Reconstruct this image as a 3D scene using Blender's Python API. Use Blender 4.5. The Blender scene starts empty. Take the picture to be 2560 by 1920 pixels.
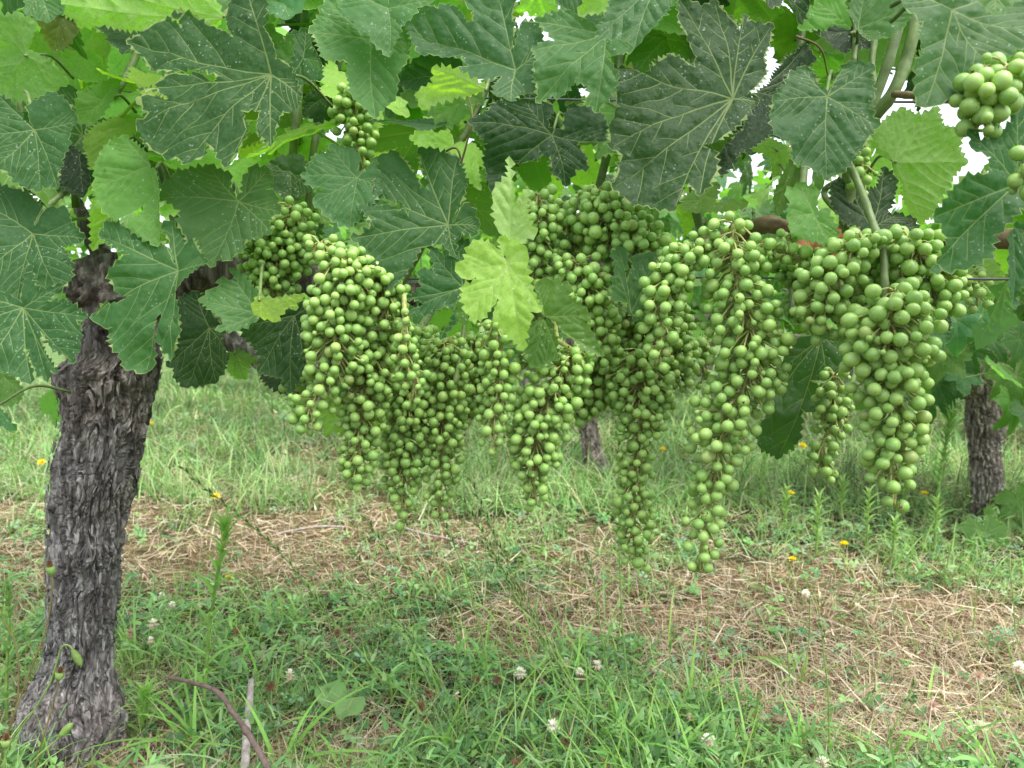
import bpy, math, random
import numpy as np
from mathutils import Vector, Matrix, noise as mnoise
from mathutils.geometry import delaunay_2d_cdt

random.seed(7)
rng = np.random.default_rng(7)
R = math.radians
C = bpy.context.scene.collection
scene = bpy.context.scene

# ------------------------------------------------------------------ camera
CAM_H, PITCH, F = 0.55, R(4.8), 1923.0
cam_data = bpy.data.cameras.new('camera')
cam_data.lens = 27.04
cam_data.sensor_width = 36
cam_data.clip_start = 0.02
cam_data.clip_end = 800
cam_data.dof.use_dof = True
cam_data.dof.focus_distance = 0.70
cam_data.dof.aperture_fstop = 13.0
cam = bpy.data.objects.new('camera', cam_data)
cam.location = (0, 0, CAM_H)
cam.rotation_euler = (R(90) - PITCH, 0, 0)
C.objects.link(cam)
scene.camera = cam

# ------------------------------------------------------------------ sky and sun (overcast)
SUN_EL, SUN_ROT = R(64), R(128)
world = bpy.data.worlds.new('World')
scene.world = world
world.use_nodes = True
wn = world.node_tree.nodes
wl = world.node_tree.links
bg = wn['Background']
sky = wn.new('ShaderNodeTexSky')
sky.sky_type = 'NISHITA'
sky.sun_disc = False
sky.sun_elevation = SUN_EL
sky.sun_rotation = SUN_ROT
sky.air_density = 1.0
sky.dust_density = 2.5
sky.ozone_density = 1.0
hsv = wn.new('ShaderNodeHueSaturation')      # cloud cover: a milky, nearly neutral sky
hsv.inputs['Saturation'].default_value = 0.35
wl.new(sky.outputs[0], hsv.inputs['Color'])
wl.new(hsv.outputs[0], bg.inputs['Color'])
bg.inputs['Strength'].default_value = 0.15
sun_data = bpy.data.lights.new('sun', 'SUN')
sun_data.energy = 1.5
sun_data.angle = R(55)
sun_data.color = (1.0, 0.97, 0.92)
sun = bpy.data.objects.new('sun', sun_data)
sd = Vector((math.sin(SUN_ROT) * math.cos(SUN_EL), math.cos(SUN_ROT) * math.cos(SUN_EL), math.sin(SUN_EL)))
sun.rotation_euler = (-sd).to_track_quat('-Z', 'Y').to_euler()
C.objects.link(sun)
vs = scene.view_settings
vs.view_transform = 'Standard'
vs.look = 'None'
vs.gamma = 1
vs.use_curve_mapping = False
vs.exposure = 1.68
scene.cycles.max_bounces = 6
scene.cycles.diffuse_bounces = 4
scene.cycles.transmission_bounces = 4
scene.cycles.caustics_reflective = False
scene.cycles.caustics_refractive = False

# ------------------------------------------------------------------ measuring helpers
CP, SP = math.cos(PITCH), math.sin(PITCH)


def ray(x, y):
    a, b = (x - 1280) / F, (960 - y) / F
    return Vector((a, CP + b * SP, -SP + b * CP))


def at(x, y, Y):
    d = ray(x, y)
    return Vector((0, 0, CAM_H)) + d * (Y / d.y)


def ground_at(x, y, z=0.0):
    d = ray(x, y)
    return Vector((0, 0, CAM_H)) + d * ((z - CAM_H) / d.z)


TILES = {'A': (0, 0, .4069), 'B': (750, 0, .4069), 'C': (1660, 0, .4069), 'D': (0, 400, .4069),
         'E': (600, 500, .5063), 'G': (1300, 400, .6328), 'K': (2100, 700, .422), 'I': (1100, 450, .2893)}


def px(tile, x, y):
    t = TILES[tile]
    return t[0] + x * t[2], t[1] + y * t[2]


# ------------------------------------------------------------------ numpy noise
_perm = rng.permutation(4096)


def _h(ix, iy, iz, s):
    return _perm[(_perm[(_perm[(ix + s * 17) & 4095] + iy) & 4095] + iz) & 4095] / 4095.0


def vnoise(x, y, z=0.0, s=0):
    x = np.asarray(x, float) + 1000; y = np.asarray(y, float) + 1000; z = np.asarray(z, float) + 1000 + 0 * x
    ix, iy, iz = np.floor(x).astype(int), np.floor(y).astype(int), np.floor(z).astype(int)
    fx, fy, fz = x - ix, y - iy, z - iz
    fx, fy, fz = [f * f * (3 - 2 * f) for f in (fx, fy, fz)]
    r = 0
    for dx in (0, 1):
        for dy in (0, 1):
            for dz in (0, 1):
                r = r + _h(ix + dx, iy + dy, iz + dz, s) * (fx if dx else 1 - fx) * (fy if dy else 1 - fy) * (fz if dz else 1 - fz)
    return r


def fbm(x, y, z=0.0, oct=3, s=0):
    r, a, t = 0, 1.0, 0
    for i in range(oct):
        r = r + a * vnoise(np.asarray(x) * 2 ** i, np.asarray(y) * 2 ** i, np.asarray(z) * 2 ** i, s + i * 3)
        t += a; a *= .5
    return r / t


def GZ(x, y):
    return (fbm(np.asarray(x) * 2.2, np.asarray(y) * 2.2, 0, 3, 40) - .5) * .05


# ------------------------------------------------------------------ object helpers
def tag(o, label=None, cat=None, group=None, kind=None):
    if label: o['label'] = label
    if cat: o['category'] = cat
    if group: o['group'] = group
    if kind: o['kind'] = kind
    return o


def empty(name, loc=(0, 0, 0), **kw):
    o = bpy.data.objects.new(name, None)
    o.empty_display_size = .02
    o.location = loc
    C.objects.link(o)
    return tag(o, **kw)


def link(name, me, parent=None, **kw):
    o = bpy.data.objects.new(name, me)
    C.objects.link(o)
    if parent is not None:
        o.parent = parent
        p, mat = parent, Matrix()
        chain = []
        while p is not None:
            chain.append(p); p = p.parent
        for q in reversed(chain):
            mat = mat @ q.matrix_parent_inverse @ q.matrix_basis
        o.matrix_parent_inverse = mat.inverted()   # children are placed in world coordinates
    return tag(o, **kw)


def mesh(name, v, f, mats=(), smooth=True, mi=None, col=None, rim=None):
    me = bpy.data.meshes.new(name)
    if isinstance(f, np.ndarray):
        v = np.asarray(v, np.float32)
        nf, k = f.shape
        me.vertices.add(len(v)); me.vertices.foreach_set('co', v.ravel())
        me.loops.add(nf * k); me.loops.foreach_set('vertex_index', f.astype(np.int32).ravel())
        me.polygons.add(nf); me.polygons.foreach_set('loop_start', np.arange(0, nf * k, k, dtype=np.int32))
        me.update(calc_edges=True)
    else:
        me.from_pydata([tuple(p) for p in v], [], f)
    for m in mats: me.materials.append(m)
    if smooth: me.polygons.foreach_set('use_smooth', [True] * len(me.polygons))
    if mi is not None: me.polygons.foreach_set('material_index', mi)
    if rim is not None:
        a = me.attributes.new('rim', 'FLOAT', 'POINT'); a.data.foreach_set('value', np.asarray(rim, np.float32))
    if col is not None:
        a = me.color_attributes.new('Col', 'FLOAT_COLOR', 'POINT')
        c = np.ones((len(v), 4), np.float32); c[:, :3] = col
        a.data.foreach_set('color', c.ravel())
    me.validate()
    return me


def smooth_path(pts, n=6):
    P = [Vector(p) for p in pts]
    if len(P) < 3: return [P[0].lerp(P[-1], i / n) for i in range(n + 1)]
    Q = [P[0] * 2 - P[1]] + P + [P[-1] * 2 - P[-2]]
    out = []
    for i in range(1, len(Q) - 2):
        for k in range(n):
            t = k / n
            a, b, c, d = Q[i - 1], Q[i], Q[i + 1], Q[i + 2]
            out.append(.5 * ((2 * b) + (c - a) * t + (2 * a - 5 * b + 4 * c - d) * t * t + (3 * b - a - 3 * c + d) * t ** 3))
    return out + [P[-1]]


def tube(path, rad, sides=8, bump=0.0, seed=0, cap=True):
    """verts and faces of a tapering tube; rad is a number, or a list spread along the path"""
    n = len(path)
    if not hasattr(rad, '__len__'): rad = [rad, rad]
    rr = np.interp(np.linspace(0, 1, n), np.linspace(0, 1, len(rad)), rad)
    V, Fc = [], []
    up = Vector((.31, .2, .93))
    for i, p in enumerate(path):
        t = (path[min(i + 1, n - 1)] - path[max(i - 1, 0)])
        t = t.normalized() if t.length > 1e-9 else Vector((0, 0, 1))
        a = t.cross(up)
        a = a.normalized() if a.length > 1e-4 else t.orthogonal().normalized()
        b = t.cross(a)
        up = a.cross(t)
        for k in range(sides):
            th = 2 * math.pi * k / sides
            r = rr[i]
            if bump: r *= 1 + bump * (mnoise.noise(Vector((math.cos(th) * 1.6, math.sin(th) * 1.6, i * .35 + seed * 9.1))) )
            V.append(p + a * (math.cos(th) * r) + b * (math.sin(th) * r))
    for i in range(n - 1):
        for k in range(sides):
            k2 = (k + 1) % sides
            Fc.append((i * sides + k, i * sides + k2, (i + 1) * sides + k2, (i + 1) * sides + k))
    if cap:
        Fc.append(tuple(range(sides))[::-1]); Fc.append(tuple((n - 1) * sides + k for k in range(sides)))
    return V, Fc


class MB:
    def __init__(s): s.v, s.f, s.m = [], [], []
    def add(s, vf, mi=0):
        o = len(s.v)
        s.v += list(vf[0]); s.f += [tuple(i + o for i in q) for q in vf[1]]; s.m += [mi] * len(vf[1])
        return s
    def build(s, name, mats, parent=None, smooth=True, **kw):
        return link(name, mesh(name, s.v, s.f, mats, smooth, s.m), parent, **kw)


# ------------------------------------------------------------------ materials
class NT:
    def __init__(s, name):
        s.m = bpy.data.materials.new(name); s.m.use_nodes = True
        s.t = s.m.node_tree; s.t.nodes.clear()
        s.out = s.t.nodes.new('ShaderNodeOutputMaterial')
    def n(s, typ, **kw):
        nd = s.t.nodes.new('ShaderNode' + typ)
        for k, v in kw.items(): setattr(nd, k, v)
        return nd
    def l(s, a, b): s.t.links.new(a, b)
    def put(s, sock, v):
        if isinstance(v, bpy.types.NodeSocket): s.l(v, sock)
        elif v is not None: sock.default_value = v
    def mix(s, fac, a, b, blend='MIX'):
        nd = s.n('Mix', data_type='RGBA', blend_type=blend)
        s.put(nd.inputs[0], fac); s.put(nd.inputs[6], a); s.put(nd.inputs[7], b)
        return nd.outputs[2]
    def math(s, op, a, b=None, c=None):
        nd = s.n('Math', operation=op); s.put(nd.inputs[0], a)
        if b is not None: s.put(nd.inputs[1], b)
        if c is not None: s.put(nd.inputs[2], c)
        return nd.outputs[0]
    def ramp(s, fac, stops):
        nd = s.n('ValToRGB'); s.l(fac, nd.inputs[0])
        el = nd.color_ramp.elements
        while len(el) < len(stops): el.new(.5)
        for e, (p, c) in zip(el, stops): e.position = p; e.color = c if len(c) == 4 else (*c, 1)
        return nd.outputs[0]
    def noise(s, vec, scale, detail=3, rough=.55, out=0):
        nd = s.n('TexNoise'); nd.inputs['Scale'].default_value = scale; nd.inputs['Detail'].default_value = detail
        nd.inputs['Roughness'].default_value = rough; s.l(vec, nd.inputs['Vector'])
        return nd.outputs[out]
    def map(s, vec, scale):
        nd = s.n('Mapping'); s.l(vec, nd.inputs[0]); nd.inputs['Scale'].default_value = scale
        return nd.outputs[0]
    def bump(s, h, dist, strength=1.0, nrm=None):
        nd = s.n('Bump'); nd.inputs['Distance'].default_value = dist; nd.inputs['Strength'].default_value = strength
        s.l(h, nd.inputs['Height'])
        if nrm is not None: s.l(nrm, nd.inputs['Normal'])
        return nd.outputs[0]


def c4(r, g, b): return (r, g, b, 1)


def make_leaf_mat(name, vein=False):
    """blade colour comes from each leaf's own object colour; upper side darker and glossier than the downy underside"""
    t = NT(name)
    info = t.n('ObjectInfo'); tc = t.n('TexCoord'); geo = t.n('NewGeometry')
    o = tc.outputs['Object']
    col = info.outputs['Color']
    n1 = t.noise(o, 45, 3); n2 = t.noise(o, 260, 3)
    col = t.mix(t.math('MULTIPLY', n1, .55), col, t.mix(1, col, c4(1.5, 1.35, .9), 'MULTIPLY'))
    under = t.mix(.55, col, c4(.15, .24, .10))
    base = t.mix(geo.outputs['Backfacing'], col, under)
    trans = t.mix(1, col, c4(3.3, 3.8, 1.2), 'MULTIPLY')
    if vein:
        base = t.mix(.36, base, c4(.40, .50, .18)); trans = t.mix(.45, trans, c4(.40, .42, .10))
    else:
        at_ = t.n('Attribute'); at_.attribute_name = 'rim'
        rimf = t.ramp(at_.outputs['Fac'], [(.80, (0, 0, 0)), (.9, (1, 1, 1))])
        base = t.mix(t.math('MULTIPLY', rimf, .6), base, c4(.34, .44, .15)); trans = t.mix(t.math('MULTIPLY', rimf, .6), trans, c4(.5, .55, .12))
        # fine net of veinlets
        vr = t.n('TexVoronoi', feature='DISTANCE_TO_EDGE'); vr.inputs['Scale'].default_value = 230
        ofs = t.n('VectorMath', operation='MULTIPLY_ADD')
        t.l(t.noise(o, 70, 2, out=1), ofs.inputs[0]); ofs.inputs[1].default_value = (.012, .012, .012); t.l(o, ofs.inputs[2])
        t.l(ofs.outputs[0], vr.inputs['Vector'])
        net = t.ramp(vr.outputs[0], [(0.0, (1, 1, 1)), (.09, (0, 0, 0))])
        base = t.mix(t.math('MULTIPLY', net, .16), base, c4(.24, .34, .13))
        trans = t.mix(t.math('MULTIPLY', net, .25), trans, c4(.05, .1, .01))
        # dried spray droplets
        for sc, th, amt in ((380, .24, .7), (120, .10, .9)):
            v = t.n('TexVoronoi'); v.inputs['Scale'].default_value = sc; t.l(o, v.inputs['Vector'])
            sep = t.n('SeparateColor'); t.l(v.outputs['Color'], sep.inputs[0])
            pick = t.math('GREATER_THAN', sep.outputs[0], .35 if sc > 200 else .66)
            siz = t.math('MULTIPLY', sep.outputs[1], th * 1.4)
            dot = t.math('LESS_THAN', v.outputs['Distance'], siz)
            patch = t.ramp(t.noise(o, 22, 2), [(.44, (.04, .04, .04)), (.64, (1, 1, 1))])
            f = t.math('MULTIPLY', t.math('MULTIPLY', dot, pick), t.math('MULTIPLY', patch, amt))
            base = t.mix(f, base, c4(.40, .48, .42))
    bs = t.n('BsdfPrincipled')
    t.l(base, bs.inputs['Base Color'])
    bs.inputs['Roughness'].default_value = .52
    t.l(t.math('MULTIPLY_ADD', geo.outputs['Backfacing'], -.08, .18), bs.inputs['Specular IOR Level'])
    tr = t.n('BsdfTranslucent'); t.l(trans, tr.inputs['Color'])
    vb = t.n('TexVoronoi', feature='SMOOTH_F1'); vb.inputs['Scale'].default_value = 170; t.l(o, vb.inputs['Vector'])
    h = t.math('ADD', t.math('MULTIPLY', vb.outputs['Distance'], -1.0), t.math('MULTIPLY', n2, .5))
    nr = t.bump(h, .0016 if not vein else .0004, .7)
    t.l(nr, bs.inputs['Normal'])
    ms = t.n('MixShader'); ms.inputs[0].default_value = .42
    t.l(bs.outputs[0], ms.inputs[1]); t.l(tr.outputs[0], ms.inputs[2]); t.l(ms.outputs[0], t.out.inputs[0])
    return t.m


def make_col_mat(name, rough=.6, trans=.3, mult=1.0, spec=.3, attr=True, col=None, grain=0, bumpd=0):
    t = NT(name)
    if attr:
        a = t.n('VertexColor', layer_name='Col'); base = a.outputs[0]
    else:
        base = t.n('RGB').outputs[0]; base.default_value = c4(*col)
    tc = t.n('TexCoord')
    if grain:
        base = t.mix(1, base, t.ramp(t.noise(tc.outputs['Object'], grain, 4), [(.3, (.62, .6, .58)), (.7, (1.3, 1.3, 1.3))]), 'MULTIPLY')
    bs = t.n('BsdfPrincipled'); t.l(base, bs.inputs['Base Color']); bs.inputs['Roughness'].default_value = rough
    bs.inputs['Specular IOR Level'].default_value = spec
    if bumpd: t.l(t.bump(t.noise(tc.outputs['Object'], grain * 1.3, 5), bumpd), bs.inputs['Normal'])
    if trans:
        tr = t.n('BsdfTranslucent'); t.l(t.mix(1, base, c4(1.5, 1.5, 1.1), 'MULTIPLY'), tr.inputs['Color'])
        ms = t.n('MixShader'); ms.inputs[0].default_value = trans
        t.l(bs.outputs[0], ms.inputs[1]); t.l(tr.outputs[0], ms.inputs[2]); t.l(ms.outputs[0], t.out.inputs[0])
    else: t.l(bs.outputs[0], t.out.inputs[0])
    return t.m


def make_grape_mat():
    t = NT('grape_skin')
    info = t.n('ObjectInfo'); tc = t.n('TexCoord'); o = tc.outputs['Object']
    rnd = info.outputs['Random']
    a = t.mix(rnd, c4(.215, .41, .07), c4(.345, .54, .11))
    n = t.noise(o, 1.3, 3)
    nd = t.n('VectorMath', operation='ADD'); t.l(o, nd.inputs[0])
    cmb = t.n('CombineXYZ'); t.l(t.math('MULTIPLY', rnd, 37.0), cmb.inputs[0]); t.l(cmb.outputs[0], nd.inputs[1])
    bloom = t.ramp(t.noise(nd.outputs[0], 1.5, 4, .65), [(.4, (0, 0, 0)), (.72, (1, 1, 1))])
    a = t.mix(t.math('MULTIPLY', bloom, .55), a, c4(.36, .52, .26))
    # lenticel freckles and the dark scar at the tip
    v = t.n('TexVoronoi'); v.inputs['Scale'].default_value = 4.2; t.l(nd.outputs[0], v.inputs['Vector'])
    sep0 = t.n('SeparateColor'); t.l(v.outputs['Color'], sep0.inputs[0])
    fr = t.math('MULTIPLY', t.math('LESS_THAN', v.outputs['Distance'], .10), t.math('GREATER_THAN', sep0.outputs[0], .6))
    a = t.mix(t.math('MULTIPLY', fr, .6), a, c4(.09, .10, .03))
    sx = t.n('SeparateXYZ'); t.l(o, sx.inputs[0])
    a = t.mix(t.math('MULTIPLY', t.math('GREATER_THAN', sx.outputs[2], .991), t.math('GREATER_THAN', t.math('FRACT', t.math('MULTIPLY', rnd, 7.3)), .4)), a, c4(.07, .05, .02))
    a = t.mix(t.math('MULTIPLY', t.math('GREATER_THAN', rnd, .988), .35), a, c4(.26, .20, .10))
    bs = t.n('BsdfPrincipled'); t.l(a, bs.inputs['Base Color'])
    t.l(t.math('MULTIPLY_ADD', bloom, .2, .27), bs.inputs['Roughness'])
    bs.inputs['Specular IOR Level'].default_value = .45
    tr = t.n('BsdfTranslucent'); tr.inputs['Color'].default_value = c4(.62, .85, .16)
    ms = t.n('MixShader'); ms.inputs[0].default_value = .17
    t.l(bs.outputs[0], ms.inputs[1]); t.l(tr.outputs[0], ms.inputs[2]); t.l(ms.outputs[0], t.out.inputs[0])
    return t.m


def make_bark_mat(name, tint=1.0, lichen=True):
    t = NT(name)
    tc = t.n('TexCoord'); o = tc.outputs['Object']
    st = t.map(o, (1, 1, .16))
    f1 = t.noise(st, 120, 5, .65); f2 = t.noise(t.map(o, (1, 1, .35)), 38, 4, .6); f3 = t.noise(o, 9, 3)
    col = t.ramp(f1, [(.30, (.035, .031, .030)), (.5, (.19, .177, .172)), (.68, (.52, .50, .49))])
    red = t.mix(1, col, c4(1.0, .90, .86), 'MULTIPLY')
    col = t.mix(t.ramp(f3, [(.42, (0, 0, 0)), (.62, (.8, .8, .8))]), col, red)
    col = t.mix(t.ramp(f2, [(.5, (0, 0, 0)), (.72, (.65, .65, .65))]), col, c4(.11, .095, .09))
    if lichen:
        v = t.noise(o, 210, 3, .7)
        patch = t.ramp(t.noise(o, 14, 2), [(.52, (0, 0, 0)), (.66, (1, 1, 1))])
        col = t.mix(t.math('MULTIPLY', t.ramp(v, [(.56, (0, 0, 0)), (.62, (1, 1, 1))]), patch), col, c4(.52, .53, .43))
    if tint != 1.0: col = t.mix(1, col, c4(tint, tint * .93, tint * .86), 'MULTIPLY')
    bs = t.n('BsdfPrincipled'); t.l(col, bs.inputs['Base Color']); bs.inputs['Roughness'].default_value = .82
    bs.inputs['Specular IOR Level'].default_value = .25
    t.l(t.bump(t.math('ADD', f1, t.noise(st, 330, 4, .6)), .0025), bs.inputs['Normal'])
    t.l(bs.outputs[0], t.out.inputs[0])
    return t.m


def make_ground_mat():
    t = NT('soil_and_thatch')
    tc = t.n('TexCoord'); o = tc.outputs['Object']
    a = t.n('VertexColor', layer_name='Col').outputs[0]
    n1 = t.noise(o, 60, 5, .7); n2 = t.noise(o, 9, 4)
    col = t.mix(1, a, t.ramp(n1, [(.3, (.35, .33, .3)), (.52, (.95, .95, .9)), (.7, (1.6, 1.6, 1.4))]), 'MULTIPLY')
    col = t.mix(1, col, t.ramp(n2, [(.3, (.7, .75, .7)), (.7, (1.25, 1.2, 1.1))]), 'MULTIPLY')
    bs = t.n('BsdfPrincipled'); t.l(col, bs.inputs['Base Color']); bs.inputs['Roughness'].default_value = .9
    bs.inputs['Specular IOR Level'].default_value = .1
    t.l(t.bump(n1, .02), bs.inputs['Normal'])
    t.l(bs.outputs[0], t.out.inputs[0])
    return t.m


M_LEAF = make_leaf_mat('vine_leaf_blade')
M_VEIN = make_leaf_mat('vine_leaf_vein', True)
M_GRAPE = make_grape_mat()
M_BARK = make_bark_mat('vine_bark')
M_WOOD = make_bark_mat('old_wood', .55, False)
M_FARBARK = make_bark_mat('vine_bark_far', 1.15, False)
M_CANE = make_col_mat('green_cane', .5, 0, attr=False, col=(.12, .18, .055), grain=90, bumpd=.0006, spec=.4)
M_CANEB = make_col_mat('brown_cane', .6, 0, attr=False, col=(.13, .10, .045), grain=110, bumpd=.0008)
M_STALK = make_col_mat('grape_stalk', .5, .15, attr=False, col=(.36, .40, .13), grain=120)
M_DRY = make_col_mat('dried_blossom', .8, 0, attr=False, col=(.10, .042, .014), grain=300)
M_GRASS = make_col_mat('grass_blade', .55, .35)
M_STRAW = make_col_mat('straw', .75, .15)
M_GROUND = make_ground_mat()
M_PETAL = make_col_mat('flower_petal', .6, .35)
M_TWIG = make_col_mat('twig_bark', .7, 0, attr=False, col=(.15, .105, .09), grain=160, bumpd=.001)
M_PALETWIG = make_col_mat('pale_twig_bark', .7, 0, attr=False, col=(.36, .31, .29), grain=120, bumpd=.001)
M_METAL = make_col_mat('wire_metal', .45, 0, attr=False, col=(.09, .09, .09), grain=50, spec=.6)
M_STEM = make_col_mat('weed_stem', .5, .2, attr=False, col=(.24, .38, .10), grain=60)
M_DRYSTEM = make_col_mat('dry_stem', .6, .1, attr=False, col=(.20, .17, .07), grain=60)
M_STAKE = make_col_mat('galvanised_stake', .5, 0, attr=False, col=(.45, .46, .46), grain=40, spec=.5)

# ------------------------------------------------------------------ vine leaf builder
def inside(poly, x, y):
    x = np.asarray(x); y = np.asarray(y); r = np.zeros(x.shape, bool)
    n = len(poly)
    for i in range(n):
        x1, y1 = poly[i]; x2, y2 = poly[(i + 1) % n]
        if y1 == y2: continue
        c = ((y1 > y) != (y2 > y)) & (x < (x2 - x1) * (y - y1) / (y2 - y1) + x1)
        r ^= c
    return r


def seg_dist(P, a, b):
    ab = b - a; L = (ab ** 2).sum()
    t = np.clip(((P - a) @ ab) / max(L, 1e-12), 0, 1)
    return np.sqrt(((P - a - t[:, None] * ab) ** 2).sum(1)), t


def leaf_mesh(name, J, ctrl, seed, res=15, cup=.0, fold=.12, wave=1.0, tooth=.0065, petiole=False, veins2=True):
    """J: petiole junction; ctrl: [(kind, x, y)] outline in the leaf's own plane, metres. t = lobe tip with a main vein, s = sinus"""
    rnd = random.Random(seed)
    J = np.array(J, float)
    K = [(k, np.array((x, y), float)) for k, x, y in ctrl]
    area = .5 * sum(K[i][1][0] * K[(i + 1) % len(K)][1][1] - K[(i + 1) % len(K)][1][0] * K[i][1][1] for i in range(len(K)))
    sgn = 1 if area > 0 else -1
    Rm = max(np.linalg.norm(p - J) for _, p in K)
    size = math.sqrt(abs(area))
    amp = tooth * .44
    out = []
    for i, (k, p) in enumerate(K):
        k2, q = K[(i + 1) % len(K)]
        d = q - p; L = np.linalg.norm(d)
        if L < 1e-6: continue
        nrm = np.array((d[1], -d[0])) / L * sgn
        n = max(1, int(round(L / (tooth * rnd.uniform(.7, 1.35)))))
        soft = .3 if (k == 's' or k2 == 's') else 1.0
        out.append(p + (nrm * 0 if k != 't' else (p - J) / max(np.linalg.norm(p - J), 1e-6) * amp * .8))
        for j in range(n):
            f = (j + .5 + rnd.uniform(-.12, .12)) / n
            bul = math.sin(math.pi * f) * min(L * .07, .004)
            out.append(p + d * f + nrm * (bul + amp * soft * rnd.uniform(.35, 1.25)))
            if j < n - 1:
                f = (j + .93) / n
                out.append(p + d * f + nrm * (math.sin(math.pi * f) * min(L * .07, .004) - amp * .35 * soft))
    poly = np.array(out)
    # veins
    V = []                                                   # (points, w0, w1)
    tips = [p for k, p in K if k == 't']
    w0 = .0011 * min(1.2, size / .09) + .0002
    lo_poly = [tuple(p) for _, p in K]
    for tp in tips:
        d = tp - J; L = np.linalg.norm(d)
        if L < .012: continue
        side = np.array((-d[1], d[0])) / L
        b = rnd.uniform(-.04, .04) * L
        pts = [J + d * t + side * b * math.sin(math.pi * t) for t in np.linspace(0, .97, 7)]
        V.append((pts, w0, w0 * .35))
        if not veins2: continue
        for s, f0 in ((1, 0), (-1, .09)):
            for f in (.2 + f0, .4 + f0, .58 + f0, .75 + f0):
                o = J + d * f + side * b * math.sin(math.pi * f)
                dirv = (d / L) * .72 + side * s * .62
                stp = L * .06; q = o.copy(); sp = [q.copy()]
                for _ in range(9):
                    q = q + dirv * stp
                    dirv = dirv + (d / L) * .07
                    if not inside(lo_poly, np.array([q[0]]), np.array([q[1]]))[0]: break
                    own = abs((q - J) @ side); oth = 9.
                    for t2 in tips:
                        if t2 is not tp: oth = min(oth, seg_dist(q[None, :], J, t2)[0][0])
                    if oth < own * .8: break
                    sp.append(q.copy())
                if len(sp) > 2: V.append((sp, w0 * .5, w0 * .22))
    verts = [tuple(p) for p in poly]
    n0 = len(verts)
    edges = [(i, (i + 1) % n0) for i in range(n0)]
    for pts, a, b in V:
        n = len(pts)
        Ls, Rs = [], []
        for i, p in enumerate(pts):
            d = pts[min(i + 1, n - 1)] - pts[max(i - 1, 0)]
            d = d / max(np.linalg.norm(d), 1e-9); s = np.array((-d[1], d[0])) * (a + (b - a) * i / (n - 1)) * .5
            Ls.append(p + s); Rs.append(p - s)
        base = len(verts)
        verts += [tuple(p) for p in Ls] + [tuple(p) for p in Rs]
        for i in range(n - 1):
            edges += [(base + i, base + i + 1), (base + n + i, base + n + i + 1)]
    g = size / res
    x0, y0 = poly.min(0); x1, y1 = poly.max(0)
    gx, gy = np.meshgrid(np.arange(x0, x1, g), np.arange(y0, y1, g * .87))
    gx = gx + (np.arange(gx.shape[0]) % 2)[:, None] * g * .5
    gx, gy = gx.ravel(), gy.ravel()
    ok = inside(verts[:n0], gx, gy)
    pts = np.stack((gx[ok], gy[ok]), 1)
    verts += [tuple(p) for p in pts]
    r = delaunay_2d_cdt([Vector(v) for v in verts], edges, [], 0, 1e-6, False)
    P = np.array([tuple(v) for v in r[0]])
    T = np.array([tuple(f) for f in r[2] if len(f) == 3])
    cen = P[T].mean(1)
    keep = inside(verts[:n0], cen[:, 0], cen[:, 1])
    T, cen = T[keep], cen[keep]
    # orientation: face normals along +z
    a2 = (P[T[:, 1], 0] - P[T[:, 0], 0]) * (P[T[:, 2], 1] - P[T[:, 0], 1]) - (P[T[:, 2], 0] - P[T[:, 0], 0]) * (P[T[:, 1], 1] - P[T[:, 0], 1])
    T[a2 < 0] = T[a2 < 0][:, ::-1]
    mi = np.zeros(len(T), int)
    dmin = np.full(len(P), 1.0)
    for pts_, a, b in V:
        n = len(pts_)
        for i in range(n - 1):
            wa = a + (b - a) * i / (n - 1)
            dd, _ = seg_dist(cen, pts_[i], pts_[i + 1]); mi[dd < wa * .5] = 1
            dv, _ = seg_dist(P, pts_[i], pts_[i + 1]); dmin = np.minimum(dmin, dv * (w0 / max(a, 1e-5)) ** .35)
    d = P - J; rr = np.sqrt((d ** 2).sum(1)) / Rm
    z = -.0010 * np.exp(-(dmin / .0022) ** 2) + .0018 * (1 - np.exp(-dmin / .004)) * min(1, Rm / .09)                 # veins sunk in the upper side
    # fold about the main rib
    if tips:
        far = max(tips, key=lambda q: np.linalg.norm(q - J) + (.02 if abs(q[0] - J[0]) < .02 else 0)) - J
    else: far = np.array((0, -1.0))
    far = far / np.linalg.norm(far)
    lat = np.abs(d[:, 0] * -far[1] + d[:, 1] * far[0])
    z += fold * lat - cup * rr ** 2 * Rm
    s = seed * 3.7
    z += wave * .010 * (fbm(P[:, 0] * 28 + s, P[:, 1] * 28, 0, 2, seed % 50) - .5) * (0.3 + rr) * min(1.3, Rm / .07)
    z += wave * .0035 * (fbm(P[:, 0] * 75 + s, P[:, 1] * 75, 0, 2, seed % 40) - .5) * rr ** 1.5 * 1.4
    drp = wave * rnd.uniform(.0, .22)
    z -= drp * np.maximum(0, rr - .55) ** 1.4 * Rm
    co = np.column_stack((P, z))
    tree = {(round(a, 6), round(b, 6)) for a, b in poly}
    rim = np.array([1.0 if (round(a, 6), round(b, 6)) in tree else 0.0 for a, b in P])
    used = np.unique(T); mp = np.full(len(P), -1); mp[used] = np.arange(len(used))
    co, T, rim = co[used], mp[T], rim[used]
    if petiole:
        back = -far * .5
        pth = smooth_path([(J[0], J[1], -.0005), (J[0] + back[0] * .02, J[1] + back[1] * .02, -.012), (J[0] + back[0] * .06, J[1] + back[1] * .06 + .01, -.05)], 3)
        v, f = tube(pth, [.0013, .0016], 5, cap=False)
        f = [t for q in f for t in ((q[0], q[1], q[2]), (q[0], q[2], q[3]))]
        T = np.vstack((T, np.array(f) + len(co))); co = np.vstack((co, np.array([tuple(q) for q in v])))
        mi = np.concatenate((mi, np.ones(len(f), int))); rim = np.concatenate((rim, np.zeros(len(v))))
    return mesh(name, co, np.ascontiguousarray(T), (M_LEAF, M_VEIN), True, mi.astype(np.int32), rim=rim)


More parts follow.
